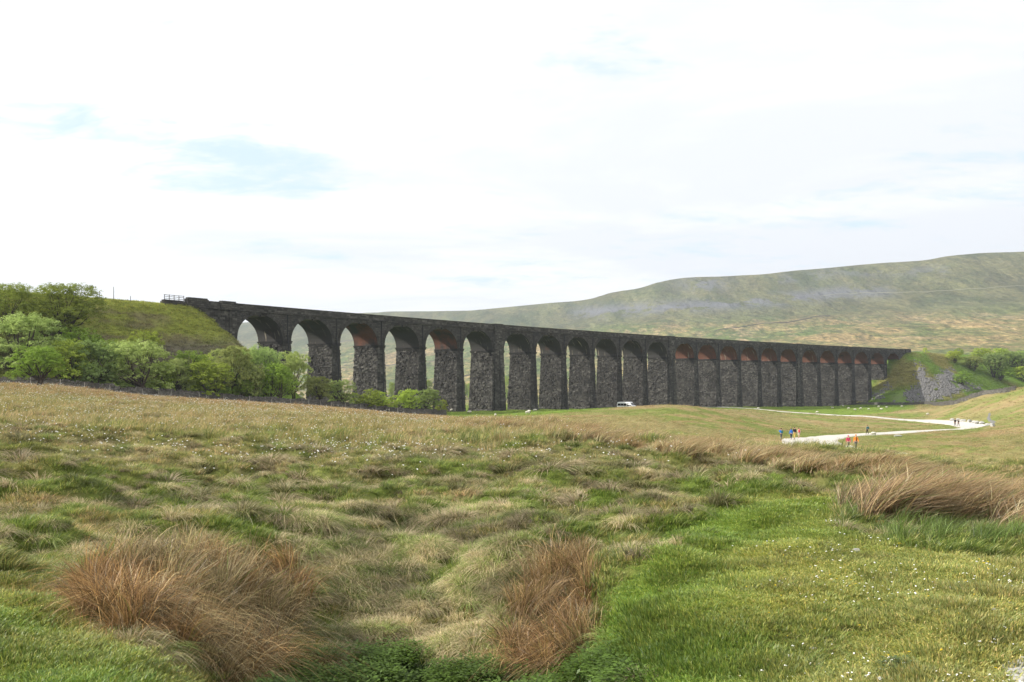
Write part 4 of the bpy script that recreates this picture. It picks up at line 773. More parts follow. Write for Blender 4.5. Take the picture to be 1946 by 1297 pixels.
def person(loc, rz, h, label, jacket, trousers, hair, pack=None, shorts=False, phase=1., arms='swing', hat=None, vest=None, hood=False):
    r = empty('person', loc, rz); r.scale = (h/1.75,)*3; tag(r, label, 'person', 'walkers on and beside the gravel path'); f = .22*phase
    # faces +y ; pelvis at .95
    L_ = [(0, 0, .95, .13, .11), (0, 0, 1.12, .125, .10), (0, .01, 1.3, .15, .105), (0, 0, 1.43, .11, .085), (0, .01, 1.5, .05), (0, .025, 1.57, .062), (0, .02, 1.66, .085, .095), (0, .015, 1.73, .06)]
    E_ = [(0, 1), (1, 2), (2, 3), (3, 4), (4, 5), (5, 6), (6, 7)]; arms_ = {}
    for sx in (-1, 1):
        n = len(L_); k = f*sx
        leg = [(.09*sx, 0, .90, .085), (.10*sx, k*.55, .50, .058), (.10*sx, k*.9-.03, .10, .038), (.10*sx, k*.9+.02, .04, .035), (.105*sx, k*.9+.14, .03, .03)]
        L_ += leg; E_ += [(0, n), (n, n+1), (n+1, n+2), (n+2, n+3), (n+3, n+4)]
        n = len(L_)
        if arms == 'raise': arm = [(.17*sx, 0, 1.40, .05), (.27*sx, .10, 1.22, .042), (.10*sx, .26, 1.50, .032), (.05*sx, .24, 1.57, .028)]
        elif arms == 'hips': arm = [(.17*sx, 0, 1.40, .05), (.33*sx, -.06, 1.16, .042), (.22*sx, .06, 1.02, .032), (.17*sx, .08, 1.0, .028)]
        else: arm = [(.17*sx, 0, 1.40, .05), (.23*sx, -k*.4, 1.14, .042), (.24*sx, -k*.6+.08, .90, .03), (.24*sx, -k*.6+.11, .83, .026)]
        L_ += arm; E_ += [(3, n), (n, n+1), (n+1, n+2), (n+2, n+3)]; arms_[sx] = arm; b = Vector(arm[3][:3]); d = (b-Vector(arm[2][:3])).normalized(); side = d.cross(Vector((0, 1, .1))).normalized()
        for q in range(4):
            m_ = len(L_); o_ = side*(.03-.02*q); ln = (.07, .08, .075, .06)[q]; p1 = b+o_+d*ln*.6; p2 = p1+d*ln*.4+Vector((0, .02, 0)); L_ += [(*p1, .009), (*p2, .007)]; E_ += [(n+3, m_), (m_, m_+1)]
        m_ = len(L_); p1 = b+side*.05-d*.01; L_ += [(*p1, .011), (*(p1+d*.035), .009)]; E_ += [(n+3, m_), (m_, m_+1)]
    body = skin('body', L_, E_, SK, r, 1)
    m = MB(); m.blob((0, .115, 1.645), (.014, .02, .025), 0, 6, 4); m.build('nose', SK, body, True)
    for sx in (-1, 1): m = MB(); m.blob((.032*sx, .103, 1.67), (.012, .008, .008), 0, 6, 4); m.build('eye', EYE, body); m = MB(); m.blob((.088*sx, .01, 1.65), (.012, .022, .032), 0, 6, 4); m.build('ear', SK, body, True)
    m = MB(); m.blob((0, .105, 1.60), (.024, .008, .006), 0, 6, 4); m.build('mouth', LIP, body)
    J = [(0, 0, .93, .155, .13), (0, 0, 1.12, .15, .125), (0, .01, 1.3, .175, .13), (0, 0, 1.43, .12, .10), (0, .0, 1.5, .07)]; JE = [(0, 1), (1, 2), (2, 3), (3, 4)]
    for sx in (-1, 1): n = len(J); a_ = arms_[sx]; J += [(*a_[0][:3], .068), (*a_[1][:3], .056), (*a_[2][:3], .044)]; JE += [(3, n), (n, n+1), (n+1, n+2)]
    skin('jacket', J, JE, jacket, r, 1)
    T_ = [(0, 0, .97, .135, .115)]; TE = []
    for sx in (-1, 1): n = len(T_); k = f*sx; T_ += [(.09*sx, 0, .88, .10), (.10*sx, k*.55, .50, .075)]+([] if shorts else [(.10*sx, k*.9-.03, .12, .055)]); TE += [(0, n), (n, n+1)]+([] if shorts else [(n+1, n+2)])
    skin('trousers', T_, TE, trousers, r, 1)
    for sx in (-1, 1): m = MB(); k = f*sx; m.blob((.10*sx, k*.9+.05, .045), (.05, .14, .05), 0, 8, 5); m.build('boot', M_BOOT, r, True)
    m = MB(); m.blob((0, -.005, 1.70), (.098, .11, .09), 0, 10, 6); m.build('hat' if hat else 'hair', hat or hair, r, True)
    if hood: m = MB(); m.blob((0, -.05, 1.53), (.12, .09, .09), 0, 10, 6); m.build('hood', jacket, r, True)
    if vest: m = MB(); m.box((0, .12, 1.22), (.10, .03, .5)); m.build('jacket_opening', vest, r)
    if pack:
        m = MB(); m.blob((0, -.22, 1.24), (.15, .12, .25), 0, 10, 6); m.box((0, -.31, 1.14), (.2, .08, .2)); pk = m.build('backpack', pack, r, True)
        for sx in (-1, 1): m = MB(); m.tube([(.08*sx, -.12, 1.44), (.09*sx, .03, 1.50), (.10*sx, .13, 1.38), (.11*sx, .08, 1.12), (.1*sx, -.10, 1.05)], .02, 5); m.build('strap', pack, pk)
    return r
EYE = simple('eye', (.02, .02, .02), .3, .5); LIP = simple('lips', (.3, .1, .08), .6, .3); M_BOOT = simple('boots', (.04, .035, .03), .7, .2)
def cl(n, c): return simple('cloth_'+n, c, .85, .15, .18, 14)
BLUE, NAVY, TEAL, BLK, RED, PINK, ORG, YELP, CREAM, GREY, BRN = cl('blue', (.03, .18, .62)), cl('navy', (.02, .03, .07)), cl('teal', (.03, .13, .15)), cl('black', (.015, .015, .018)), cl('red', (.62, .05, .06)), cl('pink', (.60, .03, .14)), cl('orange', (.85, .25, .02)), cl('yellow', (.62, .45, .12)), cl('cream', (.6, .5, .4)), cl('grey', (.10, .10, .10)), cl('brown', (.12, .07, .04))
HR = simple('hair_brown', (.06, .035, .02), .8, .2)
def at_path(u, v): p = P(u, v, 90); return (p.x, p.y, p.z+.05)
person(at_path(1484.5, 837.6), 0.3, 1.78, 'person in blue raising both hands to the face at the left end of the path', BLUE, GREY, HR, TEAL, arms='raise')
person(at_path(1503.5, 836.6), .2, 1.72, 'person in a bright blue hooded jacket and navy trousers beside a black backpack', BLUE, NAVY, HR, None, hood=True)
person(at_path(1510, 834.8), .1, 1.80, 'person with a black backpack and yellow trousers walking away', BLK, YELP, HR, BLK)
person(at_path(1518, 834), .0, 1.70, 'person with a red backpack and bare legs on the right of the group of four', CREAM, CREAM, HR, RED, shorts=True)
person(at_path(1648, 826.6), 1.3, 1.74, 'lone walker in dark teal on the lower path', TEAL, BLK, HR, TEAL)
person(at_path(1612, 854.5), 2.9, 1.66, 'walker in a pink red jacket beside the orange one', PINK, GREY, HR, BRN, hat=PINK)
person(at_path(1626.5, 855.5), 3.1, 1.78, 'walker in a bright orange jacket open over dark clothes', ORG, GREY, HR, None, vest=BLK, hat=ORG)
person(at_path(1815, 811.6), 2.2, 1.86, 'taller of two people in black at the bend of the path', BLK, BLK, HR, BLK)
person(at_path(1821.5, 811.4), 2.2, 1.6, 'shorter of two people in black at the bend of the path', BLK, BLK, HR, None)
# ------------------------------------------------------------------ sheep
M_WOOL = simple('wool', (.62, .58, .50), .95, .05, .2, 8); M_FACE = simple('sheep_face', (.10, .09, .08), .8, .2); M_FACEW = simple('sheep_pale_face', (.5, .46, .4), .8, .2)
def make_sheep(graze=True, face=M_FACEW, lying=False):
    r = empty('sheep', (0, 0, 0)); dz = -.32 if lying else 0
    pts = [(0, -.42, .62, .13, .14), (0, -.2, .63, .17, .18), (0, .12, .62, .18, .19), (0, .36, .62, .14, .15)]; E_ = [(0, 1), (1, 2), (2, 3)]
    if graze: pts += [(0, .55, .50, .085), (0, .72, .27, .065), (0, .80, .14, .042), (0, .83, .07, .032)]
    else: pts += [(0, .50, .78, .085), (0, .58, .95, .07), (0, .70, .93, .052), (0, .78, .88, .036)]
    E_ += [(3, 4), (4, 5), (5, 6), (6, 7)]
    for sx in (-1, 1):
        n = len(pts); pts += [(.11*sx, -.40, .46, .07), (.12*sx, -.38, .34, .045), (.12*sx, -.45, .22, .028), (.12*sx, -.43, .03, .024)]; E_ += [(0, n), (n, n+1), (n+1, n+2), (n+2, n+3)]
        n = len(pts); pts += [(.11*sx, .32, .44, .055), (.11*sx, .33, .24, .03), (.11*sx, .34, .03, .024)]; E_ += [(3, n), (n, n+1), (n+1, n+2)]
    n = len(pts); pts += [(0, -.58, .56, .035), (0, -.62, .42, .025)]; E_ += [(0, n), (n, n+1)]
    b = skin('body', pts, E_, face, r, 1, 1); m = MB(); m.blob((0, -.03, .66), (.29, .60, .29), 0, 12, 8, .07); m.blob((0, .42, .62), (.19, .2, .2), 0, 8, 6, .06); m.build('fleece', M_WOOL, r, True)
    hp = (0, .72, .27) if graze else (0, .60, .98)
    for sx in (-1, 1): m = MB(); m.blob((.085*sx, hp[1], hp[2]+.04), (.05, .02, .025), 0, 6, 4); m.build('ear', face, b)
    return r
def copy_tree(o, parent=None):
    c = o.copy(); COL.objects.link(c); c.parent = parent
    for ch in o.children: copy_tree(ch, c)
    return c
shp = [make_sheep(True), make_sheep(False, M_FACE), make_sheep(True, M_FACE)]; used = [0, 0, 0]
SH = [(859, 783, 0, 2.0, 'first sheep from the left grazing on bright grass just past the wall end'), (892, 787, 2, 1.7, 'grey sheep grazing below the foot of the sixth pier'), (941.5, 793, 1, 0, 'white sheep half hidden behind the brown grass crest'),
 (1002.5, 788.5, 0, -1.2, 'nearer of two white sheep standing together in front of the seventh pier'), (1005.5, 785.5, 1, 1.1, 'farther of two white sheep standing together in front of the seventh pier'), (1017, 783, 0, 1.6, 'pale sheep lying alone right of the pair'),
 (1441, 779, 0, 1.6, 'sheep on the grass verge left of the shaded paddock'), (1531, 772, 2, -1.5, 'sheep close under the eighteenth pier'), (1553, 786, 0, 1.4, 'sheep right at the edge of the upper path'), (1582, 777.5, 0, 1.2, 'leftmost sheep in the shaded green patch'), (1602, 773.5, 1, -1.3, 'sheep at the foot of the twentieth pier'),
 (1613, 778.5, 0, 1.5, 'second sheep in the shaded green patch'), (1625, 781.5, 2, -1.5, 'lowest sheep in the shaded green patch'), (1636, 778.5, 0, 1.5, 'sheep in the middle of the green patch below the stone wall'), (1651, 780, 0, -1.4, 'faint sheep between the shade and the stone wall'),
 (1670, 775, 0, 1.6, 'sheep nearest the left part of the long curving wall'), (1675, 780.5, 2, 1.2, 'lower of two sheep under the curving wall'), (1685, 776.5, 1, -1.5, 'right hand sheep under the curving wall'), (1714, 774.5, 0, 1.5, 'single sheep against the base of the curving wall'), (1763, 790, 0, -1.57, 'large sheep walking in the dry grass above the upper path'), (1660, 829.5, 0, 1.57, 'white sheep lying beside the lower path right of the lone walker')]
for u, v, k, rz, lab in SH:
    p = P(u, v, 90, 600); o = shp[k] if not used[k] else copy_tree(shp[k]); used[k] = 1; o.location = p; o.rotation_euler = (0, 0, rz); s_ = random.uniform(.78, .92); o.scale = (s_,)*3; tag(o, lab, 'sheep', 'sheep scattered in the valley')
# ------------------------------------------------------------------ boulders
M_ROCK = simple('limestone', (.38, .37, .34), .9, .15, .35, 3)
def rock_mesh(seed, n=14, k=9):
    random.seed(seed); bm = bmesh.new(); bmesh.ops.create_icosphere(bm, subdivisions=3, radius=.5); 
    for i in range(9):
        d = Vector((random.gauss(0, 1), random.gauss(0, 1), random.gauss(0, 1))).normalized(); c = random.uniform(.26, .42)
        for v in bm.verts:
            e = v.co.dot(d)-c
            if e > 0: v.co -= d*e*.92
    me = bpy.data.meshes.new('rock'); bm.to_mesh(me); bm.free(); me.materials.append(M_ROCK); return me
ROCKS = [rock_mesh(i+20) for i in range(5)]
BD = [(1811, 798.6), (1820, 798.4), (1829.5, 799.5), (1842, 801.5), (1850.5, 803), (1858, 803.8), (1865, 805), (1876.5, 807.2), (1886, 809.5)]
for i, (u, v) in enumerate(BD):
    p = P(u, v+1.5, 90); o = bpy.data.objects.new('boulder', ROCKS[i % 5]); COL.objects.link(o); o.location = p+Vector((0, 0, .2)); s_ = random.uniform(.95, 1.35); o.scale = (s_*1.25, s_, s_*.8); o.rotation_euler = (0, 0, i*1.3); tag(o, ORD[i]+' boulder from the left in the row edging the bend of the path', 'boulder', 'boulders lining the bend of the path')
p = P(1707, 830.5, 90); o = bpy.data.objects.new('boulder', ROCKS[2]); COL.objects.link(o); o.location = p+Vector((0, 0, .15)); o.scale = (1.5, .9, .7); tag(o, 'lone grey boulder in the grass below the lower path', 'boulder')
# ------------------------------------------------------------------ van
def van(loc, rz):
    r = empty('minibus', loc, rz); tag(r, 'white minibus with dark side windows parked behind the grassy mound in front of the viaduct', 'minibus')
    Wt = simple('white_paint', (.78, .79, .8), .35, .5, .03); G = simple('dark_glass', (.012, .014, .016), .08, .6, 0); Ty = simple('tyre', (.02, .02, .02), .9, .1); Rm = simple('steel_rim', (.35, .35, .36), .4, .5); Lm = simple('lamp_clear', (.6, .6, .6), .2, .5); Rd = simple('lamp_red', (.5, .02, .02), .3, .5); Bk = simple('bumper', (.04, .04, .04), .7, .2)
    prof = [(-2.95, .42), (-3.0, 1.0), (-2.92, 2.2), (-2.78, 2.46), (-2.3, 2.56), (1.0, 2.56), (1.35, 2.42), (2.15, 1.52), (2.75, 1.25), (2.95, 1.02), (3.0, .55), (2.95, .42)]
    vs = []; n = len(prof)
    for sy, ins in ((-1, 0), (-1, 1), (1, 1), (1, 0)):
        for x, z in prof:
            if ins == 0: vs.append((x, sy*(1.0-(.10 if z > 1.6 else 0)*(z-1.6)), z))
            else: vs.append((x, sy*(.93-(.10 if z > 1.6 else 0)*(z-1.6)), z+(.05 if z > 2.3 else 0)))
    fs = [tuple(range(n)), tuple(range(3*n, 4*n))[::-1]]
    for a in range(3):
        for i in range(n): j = (i+1) % n; fs.append((a*n+i, (a+1)*n+i, (a+1)*n+j, a*n+j))
    b = mesh_obj('body', vs, fs, Wt, r)
    for sy in (-1, 1):
        for x0, x1 in ((-2.75, -1.75), (-1.68, -.72), (-.65, .25)):
            m = MB(); m.add([(x0, sy*1.005, 1.45), (x1, sy*1.005, 1.45), (x1, sy*.945, 2.15), (x0, sy*.945, 2.15), (x0, sy*.97, 1.45), (x1, sy*.97, 1.45), (x1, sy*.91, 2.15), (x0, sy*.91, 2.15)], [(0, 1, 2, 3), (4, 7, 6, 5), (0, 4, 5, 1), (3, 2, 6, 7), (0, 3, 7, 4), (1, 5, 6, 2)]); m.build('side_window', G, r)
        m = MB(); m.add([(.42, sy*1.005, 1.42), (1.95, sy*1.005, 1.42), (1.35, sy*.945, 2.12), (.42, sy*.945, 2.15), (.42, sy*.97, 1.42), (1.95, sy*.97, 1.42), (1.35, sy*.91, 2.12), (.42, sy*.91, 2.15)], [(0, 1, 2, 3), (4, 7, 6, 5), (0, 4, 5, 1), (3, 2, 6, 7), (0, 3, 7, 4), (1, 5, 6, 2)]); m.build('cab_window', G, r)
        m = MB(); m.box((1.75, sy*1.12, 1.55), (.12, .2, .3)); m.build('wing_mirror', Bk, r); m = MB(); m.box((2.86, sy*.78, 1.0), (.16, .3, .22)); m.build('headlight', Lm, r); m = MB(); m.box((-2.97, sy*.9, 1.1), (.08, .14, .5)); m.build('tail_light', Rd, r)
        for x in (-1.85, 1.95):
            m = MB(); m.tube([(x, sy*.98, .36), (x, sy*.76, .36)], .36, 18); w = m.build('wheel', Ty, r); m = MB(); m.tube([(x, sy*1.0, .36), (x, sy*.96, .36)], .2, 12); m.build('rim', Rm, w)
    m = MB(); m.add([(1.40, -.8, 2.38), (1.40, .8, 2.38), (2.12, .86, 1.60), (2.12, -.86, 1.60), (1.36, -.8, 2.36), (1.36, .8, 2.36), (2.08, .86, 1.56), (2.08, -.86, 1.56)], [(0, 3, 2, 1), (4, 5, 6, 7), (0, 1, 5, 4), (2, 3, 7, 6), (0, 4, 7, 3), (1, 2, 6, 5)]); o = m.build('windscreen', G, r); o.location = (.02, 0, .03)
    m = MB(); m.box((2.98, 0, .55), (.14, 1.9, .3)); m.box((-3.0, 0, .5), (.12, 1.9, .25)); m.build('bumper', Bk, r); return r
vY = 300.; vx_ = (1192-U0)/F*vY; vz = CZ-(768-V0)/F*vY-2.62; van((vx_, vY, max(vz, float(gz(vx_, vY)))+.5), -.62)
print('van ground', vz, float(gz(vx_, vY)))
# ------------------------------------------------------------------ ground vegetation (stuff)
LIB = bpy.data.collections.new('vegetation_sources')
def blades_mesh(name, n, hgt, hv, spread, width, lean, droop, cols, seed, seg=3, stiff=0.):
    """a clump of n curved blades; lean = wind lean toward +x, droop = curl"""
    r = np.random.default_rng(seed); a = r.uniform(0, 2*math.pi, n); rr = spread*np.sqrt(r.random(n)); bx = rr*np.cos(a); by = rr*np.sin(a); h = hgt*(1+hv*r.uniform(-1, 1, n))
    ox = np.cos(a)*rr/spread*droop*h+r.normal(0, .16, n)*h+lean*h*r.uniform(.5, 1.4, n); oy = np.sin(a)*rr/spread*droop*h+r.normal(0, .16, n)*h
    fa = r.uniform(0, math.pi, n); wx = np.cos(fa)*width*r.uniform(.7, 1.3, n)/2; wy = np.sin(fa)*width/2; sag = stiff*(ox**2+oy**2)/np.maximum(h, .01)
    V = []
    for k in range(seg+1):
        t_ = k/seg; tp = (1-t_**1.6*.92); cx = bx+ox*t_**1.7; cy = by+oy*t_**1.7; cz = h*(t_-.22*t_**3)-sag*t_**2.6*.8-.02*h
        V += [np.stack([cx-wx*tp, cy-wy*tp, cz], 1), np.stack([cx+wx*tp, cy+wy*tp, cz], 1)]
    V = np.stack(V, 1); K = 2*(seg+1); base = (np.arange(n)*K)[:, None]; Fs = np.concatenate([base+np.array([[2*k, 2*k+1, 2*k+3, 2*k+2]]) for k in range(seg)], 0)
    cols = np.array(cols, float); ci = r.choice(len(cols), n, p=cols[:, 3]/cols[:, 3].sum()); c = cols[ci, :3]*r.uniform(.7, 1.25, (n, 1)); C_ = np.stack([c*(.72+.38*(k//2)/seg) for k in range(K)], 1)
    o = mesh_obj(name, V.reshape(-1, 3), Fs, M_GRASS, link=False); fattr(o, 'bcol', rgba(C_.reshape(-1, 3)), 'POINT', 'FLOAT_COLOR'); return o
def leafplant(name, seed, h=.3, n=26, lf=.05):
    r = np.random.default_rng(seed); V = []; C_ = []
    for i in range(n):
        a = r.uniform(0, 6.28); z = h*r.uniform(.35, 1); rad = .14*math.sqrt(r.random()); p = np.array([rad*math.cos(a), rad*math.sin(a), z]); d = np.array([math.cos(a+r.normal(0, .5)), math.sin(a+r.normal(0, .5)), r.uniform(-.3, .4)]); d /= np.linalg.norm(d); s = np.cross(d, [0, 0, 1]); s /= np.linalg.norm(s)+1e-6; l_ = lf*r.uniform(.7, 1.4)
        V += [p, p+d*l_*.45+s*l_*.32, p+d*l_, p+d*l_*.45-s*l_*.32]; C_ += [np.ones(3)*r.uniform(.7, 1.3)]*4
    o = mesh_obj(name, np.array(V), np.arange(len(V)).reshape(-1, 4), M_GRASS, link=False); fattr(o, 'bcol', rgba(np.array(C_)), 'POINT', 'FLOAT_COLOR'); return o
def flower(name, stem, rad, mat, n=5):
    m = MB(); m.tube([(0, 0, 0), (.01, 0, stem*.6), (.02, .01, stem)], rad*.12+.0008, 3, 1)
    for i in range(n): m.blob((.02+random.uniform(-.5, .5)*rad, .01+random.uniform(-.5, .5)*rad, stem+random.uniform(-.3, .3)*rad), (rad*.6, rad*.6, rad*.4), 0, 5, 4)
    return m.build(name, [mat, M_STEM], None, True, False)
M_STEM = simple('stem', (.16, .18, .05), .8, .1)
def scatter(name, x, y, protos, idx, scl, rz, tnt, label=None, zoff=0., tilt=.12, lift=None):
    n = len(x); z = gz(x, y)+zoff; me = bpy.data.meshes.new(name); me.vertices.add(n); me.vertices.foreach_set('co', np.stack([x, y, z], 1).astype(np.float32).ravel()); o = bpy.data.objects.new(name, me); COL.objects.link(o)
    rot = np.stack([rng.normal(0, tilt, n), rng.normal(0, tilt, n), rz], 1); fattr(o, 'rot', rot, 'POINT', 'FLOAT_VECTOR'); fattr(o, 'tint', rgba(tnt), 'POINT', 'FLOAT_COLOR')
    s3 = scl if scl.ndim == 2 else np.repeat(scl[:, None], 3, 1); fattr(o, 'scl', s3, 'POINT', 'FLOAT_VECTOR'); a = me.attributes.new('idx', 'INT', 'POINT'); a.data.foreach_set('value', np.asarray(idx, np.int32))
    c = bpy.data.collections.new(name+'_source'); LIB.children.link(c)
    for k, p_ in enumerate(protos): q = bpy.data.objects.new('%s_kind_%02d' % (name, k), p_.data); c.objects.link(q)
    g = bpy.data.node_groups.new(name, 'GeometryNodeTree'); g.interface.new_socket('Geometry', in_out='INPUT', socket_type='NodeSocketGeometry'); g.interface.new_socket('Geometry', in_out='OUTPUT', socket_type='NodeSocketGeometry')
    gi = g.nodes.new('NodeGroupInput'); go = g.nodes.new('NodeGroupOutput'); ip = g.nodes.new('GeometryNodeInstanceOnPoints'); ci = g.nodes.new('GeometryNodeCollectionInfo'); ci.inputs['Collection'].default_value = c; ci.inputs['Separate Children'].default_value = True; ci.inputs['Reset Children'].default_value = True
    def na(nm, ty): q = g.nodes.new('GeometryNodeInputNamedAttribute'); q.data_type = ty; q.inputs['Name'].default_value = nm; return q.outputs['Attribute']
    lk = g.links.new; lk(gi.outputs[0], ip.inputs['Points']); lk(ci.outputs[0], ip.inputs['Instance']); ip.inputs['Pick Instance'].default_value = True; lk(na('idx', 'INT'), ip.inputs['Instance Index']); lk(na('rot', 'FLOAT_VECTOR'), ip.inputs['Rotation']); lk(na('scl', 'FLOAT_VECTOR'), ip.inputs['Scale']); lk(ip.outputs[0], go.inputs[0])
    md = o.modifiers.new('scatter', 'NODES'); md.node_group = g; tag(o, label, None, None, 'stuff'); return o
GC = [(1, 1, 1, 5), (1.35, 1.2, .95, 2), (2.0, 1.5, 1.9, 1.2), (.6, .72, .55, 2.5)]
def region(n, d0, d1, u0=-260, u1=2200, pw=1.):
    """random ground points inside a wedge of bearings, between two distances"""
    d = np.exp(np.log(d0)+(np.log(d1)-np.log(d0))*rng.random(n)**pw); u = rng.uniform(u0, u1, n); return (u-U0)/F*d, d
short = [blades_mesh('short', 80, .04, .5, .14, .0065, .1, .5, GC, 10+i, 2) for i in range(3)]
med = [blades_mesh('med', 80, .072, .6, .13, .0085, .45, .8, GC, 20+i) for i in range(4)]
tuss = [blades_mesh('tussock', 260, .20, .35, .13, .0075, .22, 1.25, [(1, 1, 1, 5), (1.3, 1.28, 1.25, 3), (.35, .5, .2, 2)], 30+i, 4, .75) for i in range(4)]
rush = [blades_mesh('rush', 64, .62, .38, .16, .0105, .42, .35, [(1, 1, 1, 4), (1.5, 1.6, 1.45, 2.5), (.5, .55, .45, 2), (.5, .85, .35, 1)], 40+i, 4, .15) for i in range(4)]
rushw = [blades_mesh('rush_bent', 46, .62, .45, .22, .0105, .2, 1.3, [(1, 1, 1, 4), (1.8, 1.9, 1.75, 2.5), (.4, .42, .35, 2)], 50+i, 5, .6) for i in range(4)]
rushl = [blades_mesh('rush_lean', 80, .58, .35, .16, .0105, .85, .3, [(1, 1, 1, 4), (1.5, 1.6, 1.45, 2.5), (.5, .55, .45, 2), (.5, .85, .35, 1)], 140+i, 4, .25) for i in range(4)]
thatch = [blades_mesh('thatch', 42, .34, .6, .24, .010, .1, 1.9, [(1, 1, 1, 3), (1.6, 1.65, 1.55, 2), (.4, .42, .35, 2)], 150+i, 4, .7) for i in range(3)]
farg = [blades_mesh('far', 46, .30, .5, .42, .02, .3, .5, GC, 60+i, 2) for i in range(4)]
vfar = [blades_mesh('vfar', 40, .42, .5, .8, .05, .25, .4, GC, 70+i, 2) for i in range(3)]
nett = [leafplant('nettle', 80+i, .16, 90, .03) for i in range(3)]
def masks(x, y):
    u, v = uv(x, y); nr = y < 26
    return dict(u=u, v=v, lawn=inpoly(LAWN, u, v) & nr, bank=inpoly(BANK, u, v) & (y < 15.5), rl=inpoly(RUSHL, u, v) & (y < 20), rc=inpoly(RUSHC, u, v) & (y < 19), rr=inpoly(RUSHR, u, v) & (y < 24), gr=inpoly(GREENR, u, v) & nr, tu=inpoly(TUSS, u, v) & (y < 26), ne=inpoly(NETT, u, v) & (y < 15.5), bd=inpoly(BAND, u, v) & (y < 82), gv=inpoly(GRAVEL, u, v) & nr)
def fade(c, f): return c*f
# short turf on the lawn and bank
x, y = region(46000, 5.0, 22, pw=1.); m = masks(x, y); k = (m['lawn'] | m['bank']) & ~m['gv']; x, y = x[k], y[k]
scatter('lawn_grass', x, y, short, rng.integers(0, 3, len(x)), np.stack([rng.uniform(.8, 1.5, len(x))]*2+[rng.uniform(.45, 1., len(x))*(.6+1.2*sst(.45, .75, fbm(x/.4, y/.4, 119, 3)))], 1)*(1+.5*sst(9, 18, y))[:, None], rng.uniform(0, 6.28, len(x)), tint(x, y)*(1.5-.6*sst(.5, .75, fbm(x/.4, y/.4, 119, 3)))[:, None], 'short bright green grazed turf in the foreground')
# taller meadow
x, y = region(52000, 5.5, 46, pw=.85); m = masks(x, y); lw = m['lawn'] | m['bank']; pt = fbm(x/.55, y/.55, 121, 3)
k = ((~lw) | (pt > np.where(m['u'] < 1520, .555, .64))) & ~m['gv'] & ~((m['rl'] | m['rc']) & (rng.random(len(x)) < .6)) & ~(m['ne'] & (rng.random(len(x)) < .6)); x, y, lw, pt = x[k], y[k], lw[k], pt[k]
sc = rng.uniform(.6, 1.25, len(x))*np.where(lw, .55, 1.)*(1+.6*sst(15, 40, y)); t_ = tint(x, y)*(np.where(lw, np.where(uv(x, y)[0] < 1520, .82, .85), 1.25)*rng.uniform(.7, 1.3, len(x)))[:, None]
scatter('meadow_grass', x, y, med, rng.integers(0, 4, len(x)), sc, rng.normal(0, .6, len(x)), t_, 'tufty green and straw coloured meadow grass')
# straw tussocks
def tus(x, y, k, sc, nm, lab, col=(.48, .40, .24)):
    x, y = x[k], y[k]; n = len(x); cc_ = np.array(col)*(rng.uniform(.75, 1.2, (n, 1))*(.62+.75*sst(.3, .7, fbm(x/.7, y/.7, 136, 2)))[:, None]); g = rng.random(n) < .3; cc_[g] = cc_[g]*np.array([.5, .72, .35]); scatter(nm, x, y, tuss, rng.integers(0, 4, n), sc[k], rng.normal(.0, .7, n), cc_, lab)
x, y = region(21000, 6, 60, pw=.8); m = masks(x, y); cl_ = fbm(x/.62, y/.62, 131, 3); p_ = np.where(m['tu'], .85, np.where(m['lawn'] | m['bank'], .0, np.where(m['u'] < 1300, .46, .14)))*sst(.44, .60, cl_)
lwn = (m['lawn'] & (fbm(x/.8, y/.8, 133, 2) > .72) & (m['u'] < 1480)); k = (rng.random(len(x)) < p_) | (lwn & (rng.random(len(x)) < .35)); k &= ~(m['rl'] | m['rc'] | m['rr'] | m['ne'])
tus(x, y, k, rng.uniform(.45, 1.05, len(x))*(1+.4*sst(15, 45, y)), 'tussock_grass', 'dry straw coloured tussocks bending in the wind')
x, y = region(7000, 8.5, 19, 520, 1060); m = masks(x, y); k = m['tu'] & ~m['rc'] & ~m['rl'] & (fbm(x/.42, y/.42, 135, 2) > .50) & (rng.random(len(x)) < .7)
tus(x, y, k, rng.uniform(.45, 1.1, len(x)), 'hollow_tussocks', 'pale straw tussocks crowding the back slope of the hollow', (.50, .42, .25))
# rushes
x, y = region(9000, 7.5, 17, 100, 1200); m = masks(x, y); k = (m['rl'] | m['rc']) & (rng.random(len(x)) < .95) & (fbm(x/.45, y/.45, 141, 2) > .40) & (rng.random(len(x)) < np.where(m['rc'], .95, .6)); x, y = x[k], y[k]; n = len(x); bent = fbm(x/.6, y/.6, 142, 2)+rng.normal(0, .08, n) > .46
col = np.where((fbm(x/.7, y/.7, 143, 2)+rng.normal(0, .06, n) > .53)[:, None], c3(.34, .20, .085), c3(.41, .31, .165))*rng.uniform(.5, 1.3, (n, 1))
isc = uv(x, y)[0] > 850; col = np.where(isc[:, None], col*.4+c3(.32, .175, .075)*.6*rng.uniform(.6, 1.2, (n, 1)), col)
pick = rng.random(n)
scatter('rush_clump', x, y, rush+rushw+thatch, np.where(pick < .34, 8+rng.integers(0, 3, n), np.where(bent, 4, 0)+rng.integers(0, 4, n)), rng.uniform(.42, .88, n)*(.72+.5*fbm(x/.5, y/.5, 144, 2)), rng.normal(0, 1.6, n), col, 'two tangled clumps of reddish brown dead rushes in the hollow')
x, y = region(6000, 10, 22, 1540, 2350); m = masks(x, y); k = m['rr'] & (fbm(x/.7, y/.7, 151, 2) > .42) & (rng.random(len(x)) < .7); x, y = x[k], y[k]; n = len(x)
scatter('rush_bed', x, y, rushl, rng.integers(0, 4, n), np.stack([rng.uniform(1.0, 1.4, n)]*2+[rng.uniform(.65, 1.1, n)], 1)*(.7+.3*sst(1590, 1720, uv(x, y)[0]))[:, None], rng.normal(.1, .22, n), np.where((rng.random(n) < .75)[:, None], c3(.36, .235, .125), c3(.44, .35, .22))*rng.uniform(.6, 1.25, (n, 1)), 'tall bed of brown rushes leaning right on the right hand side')
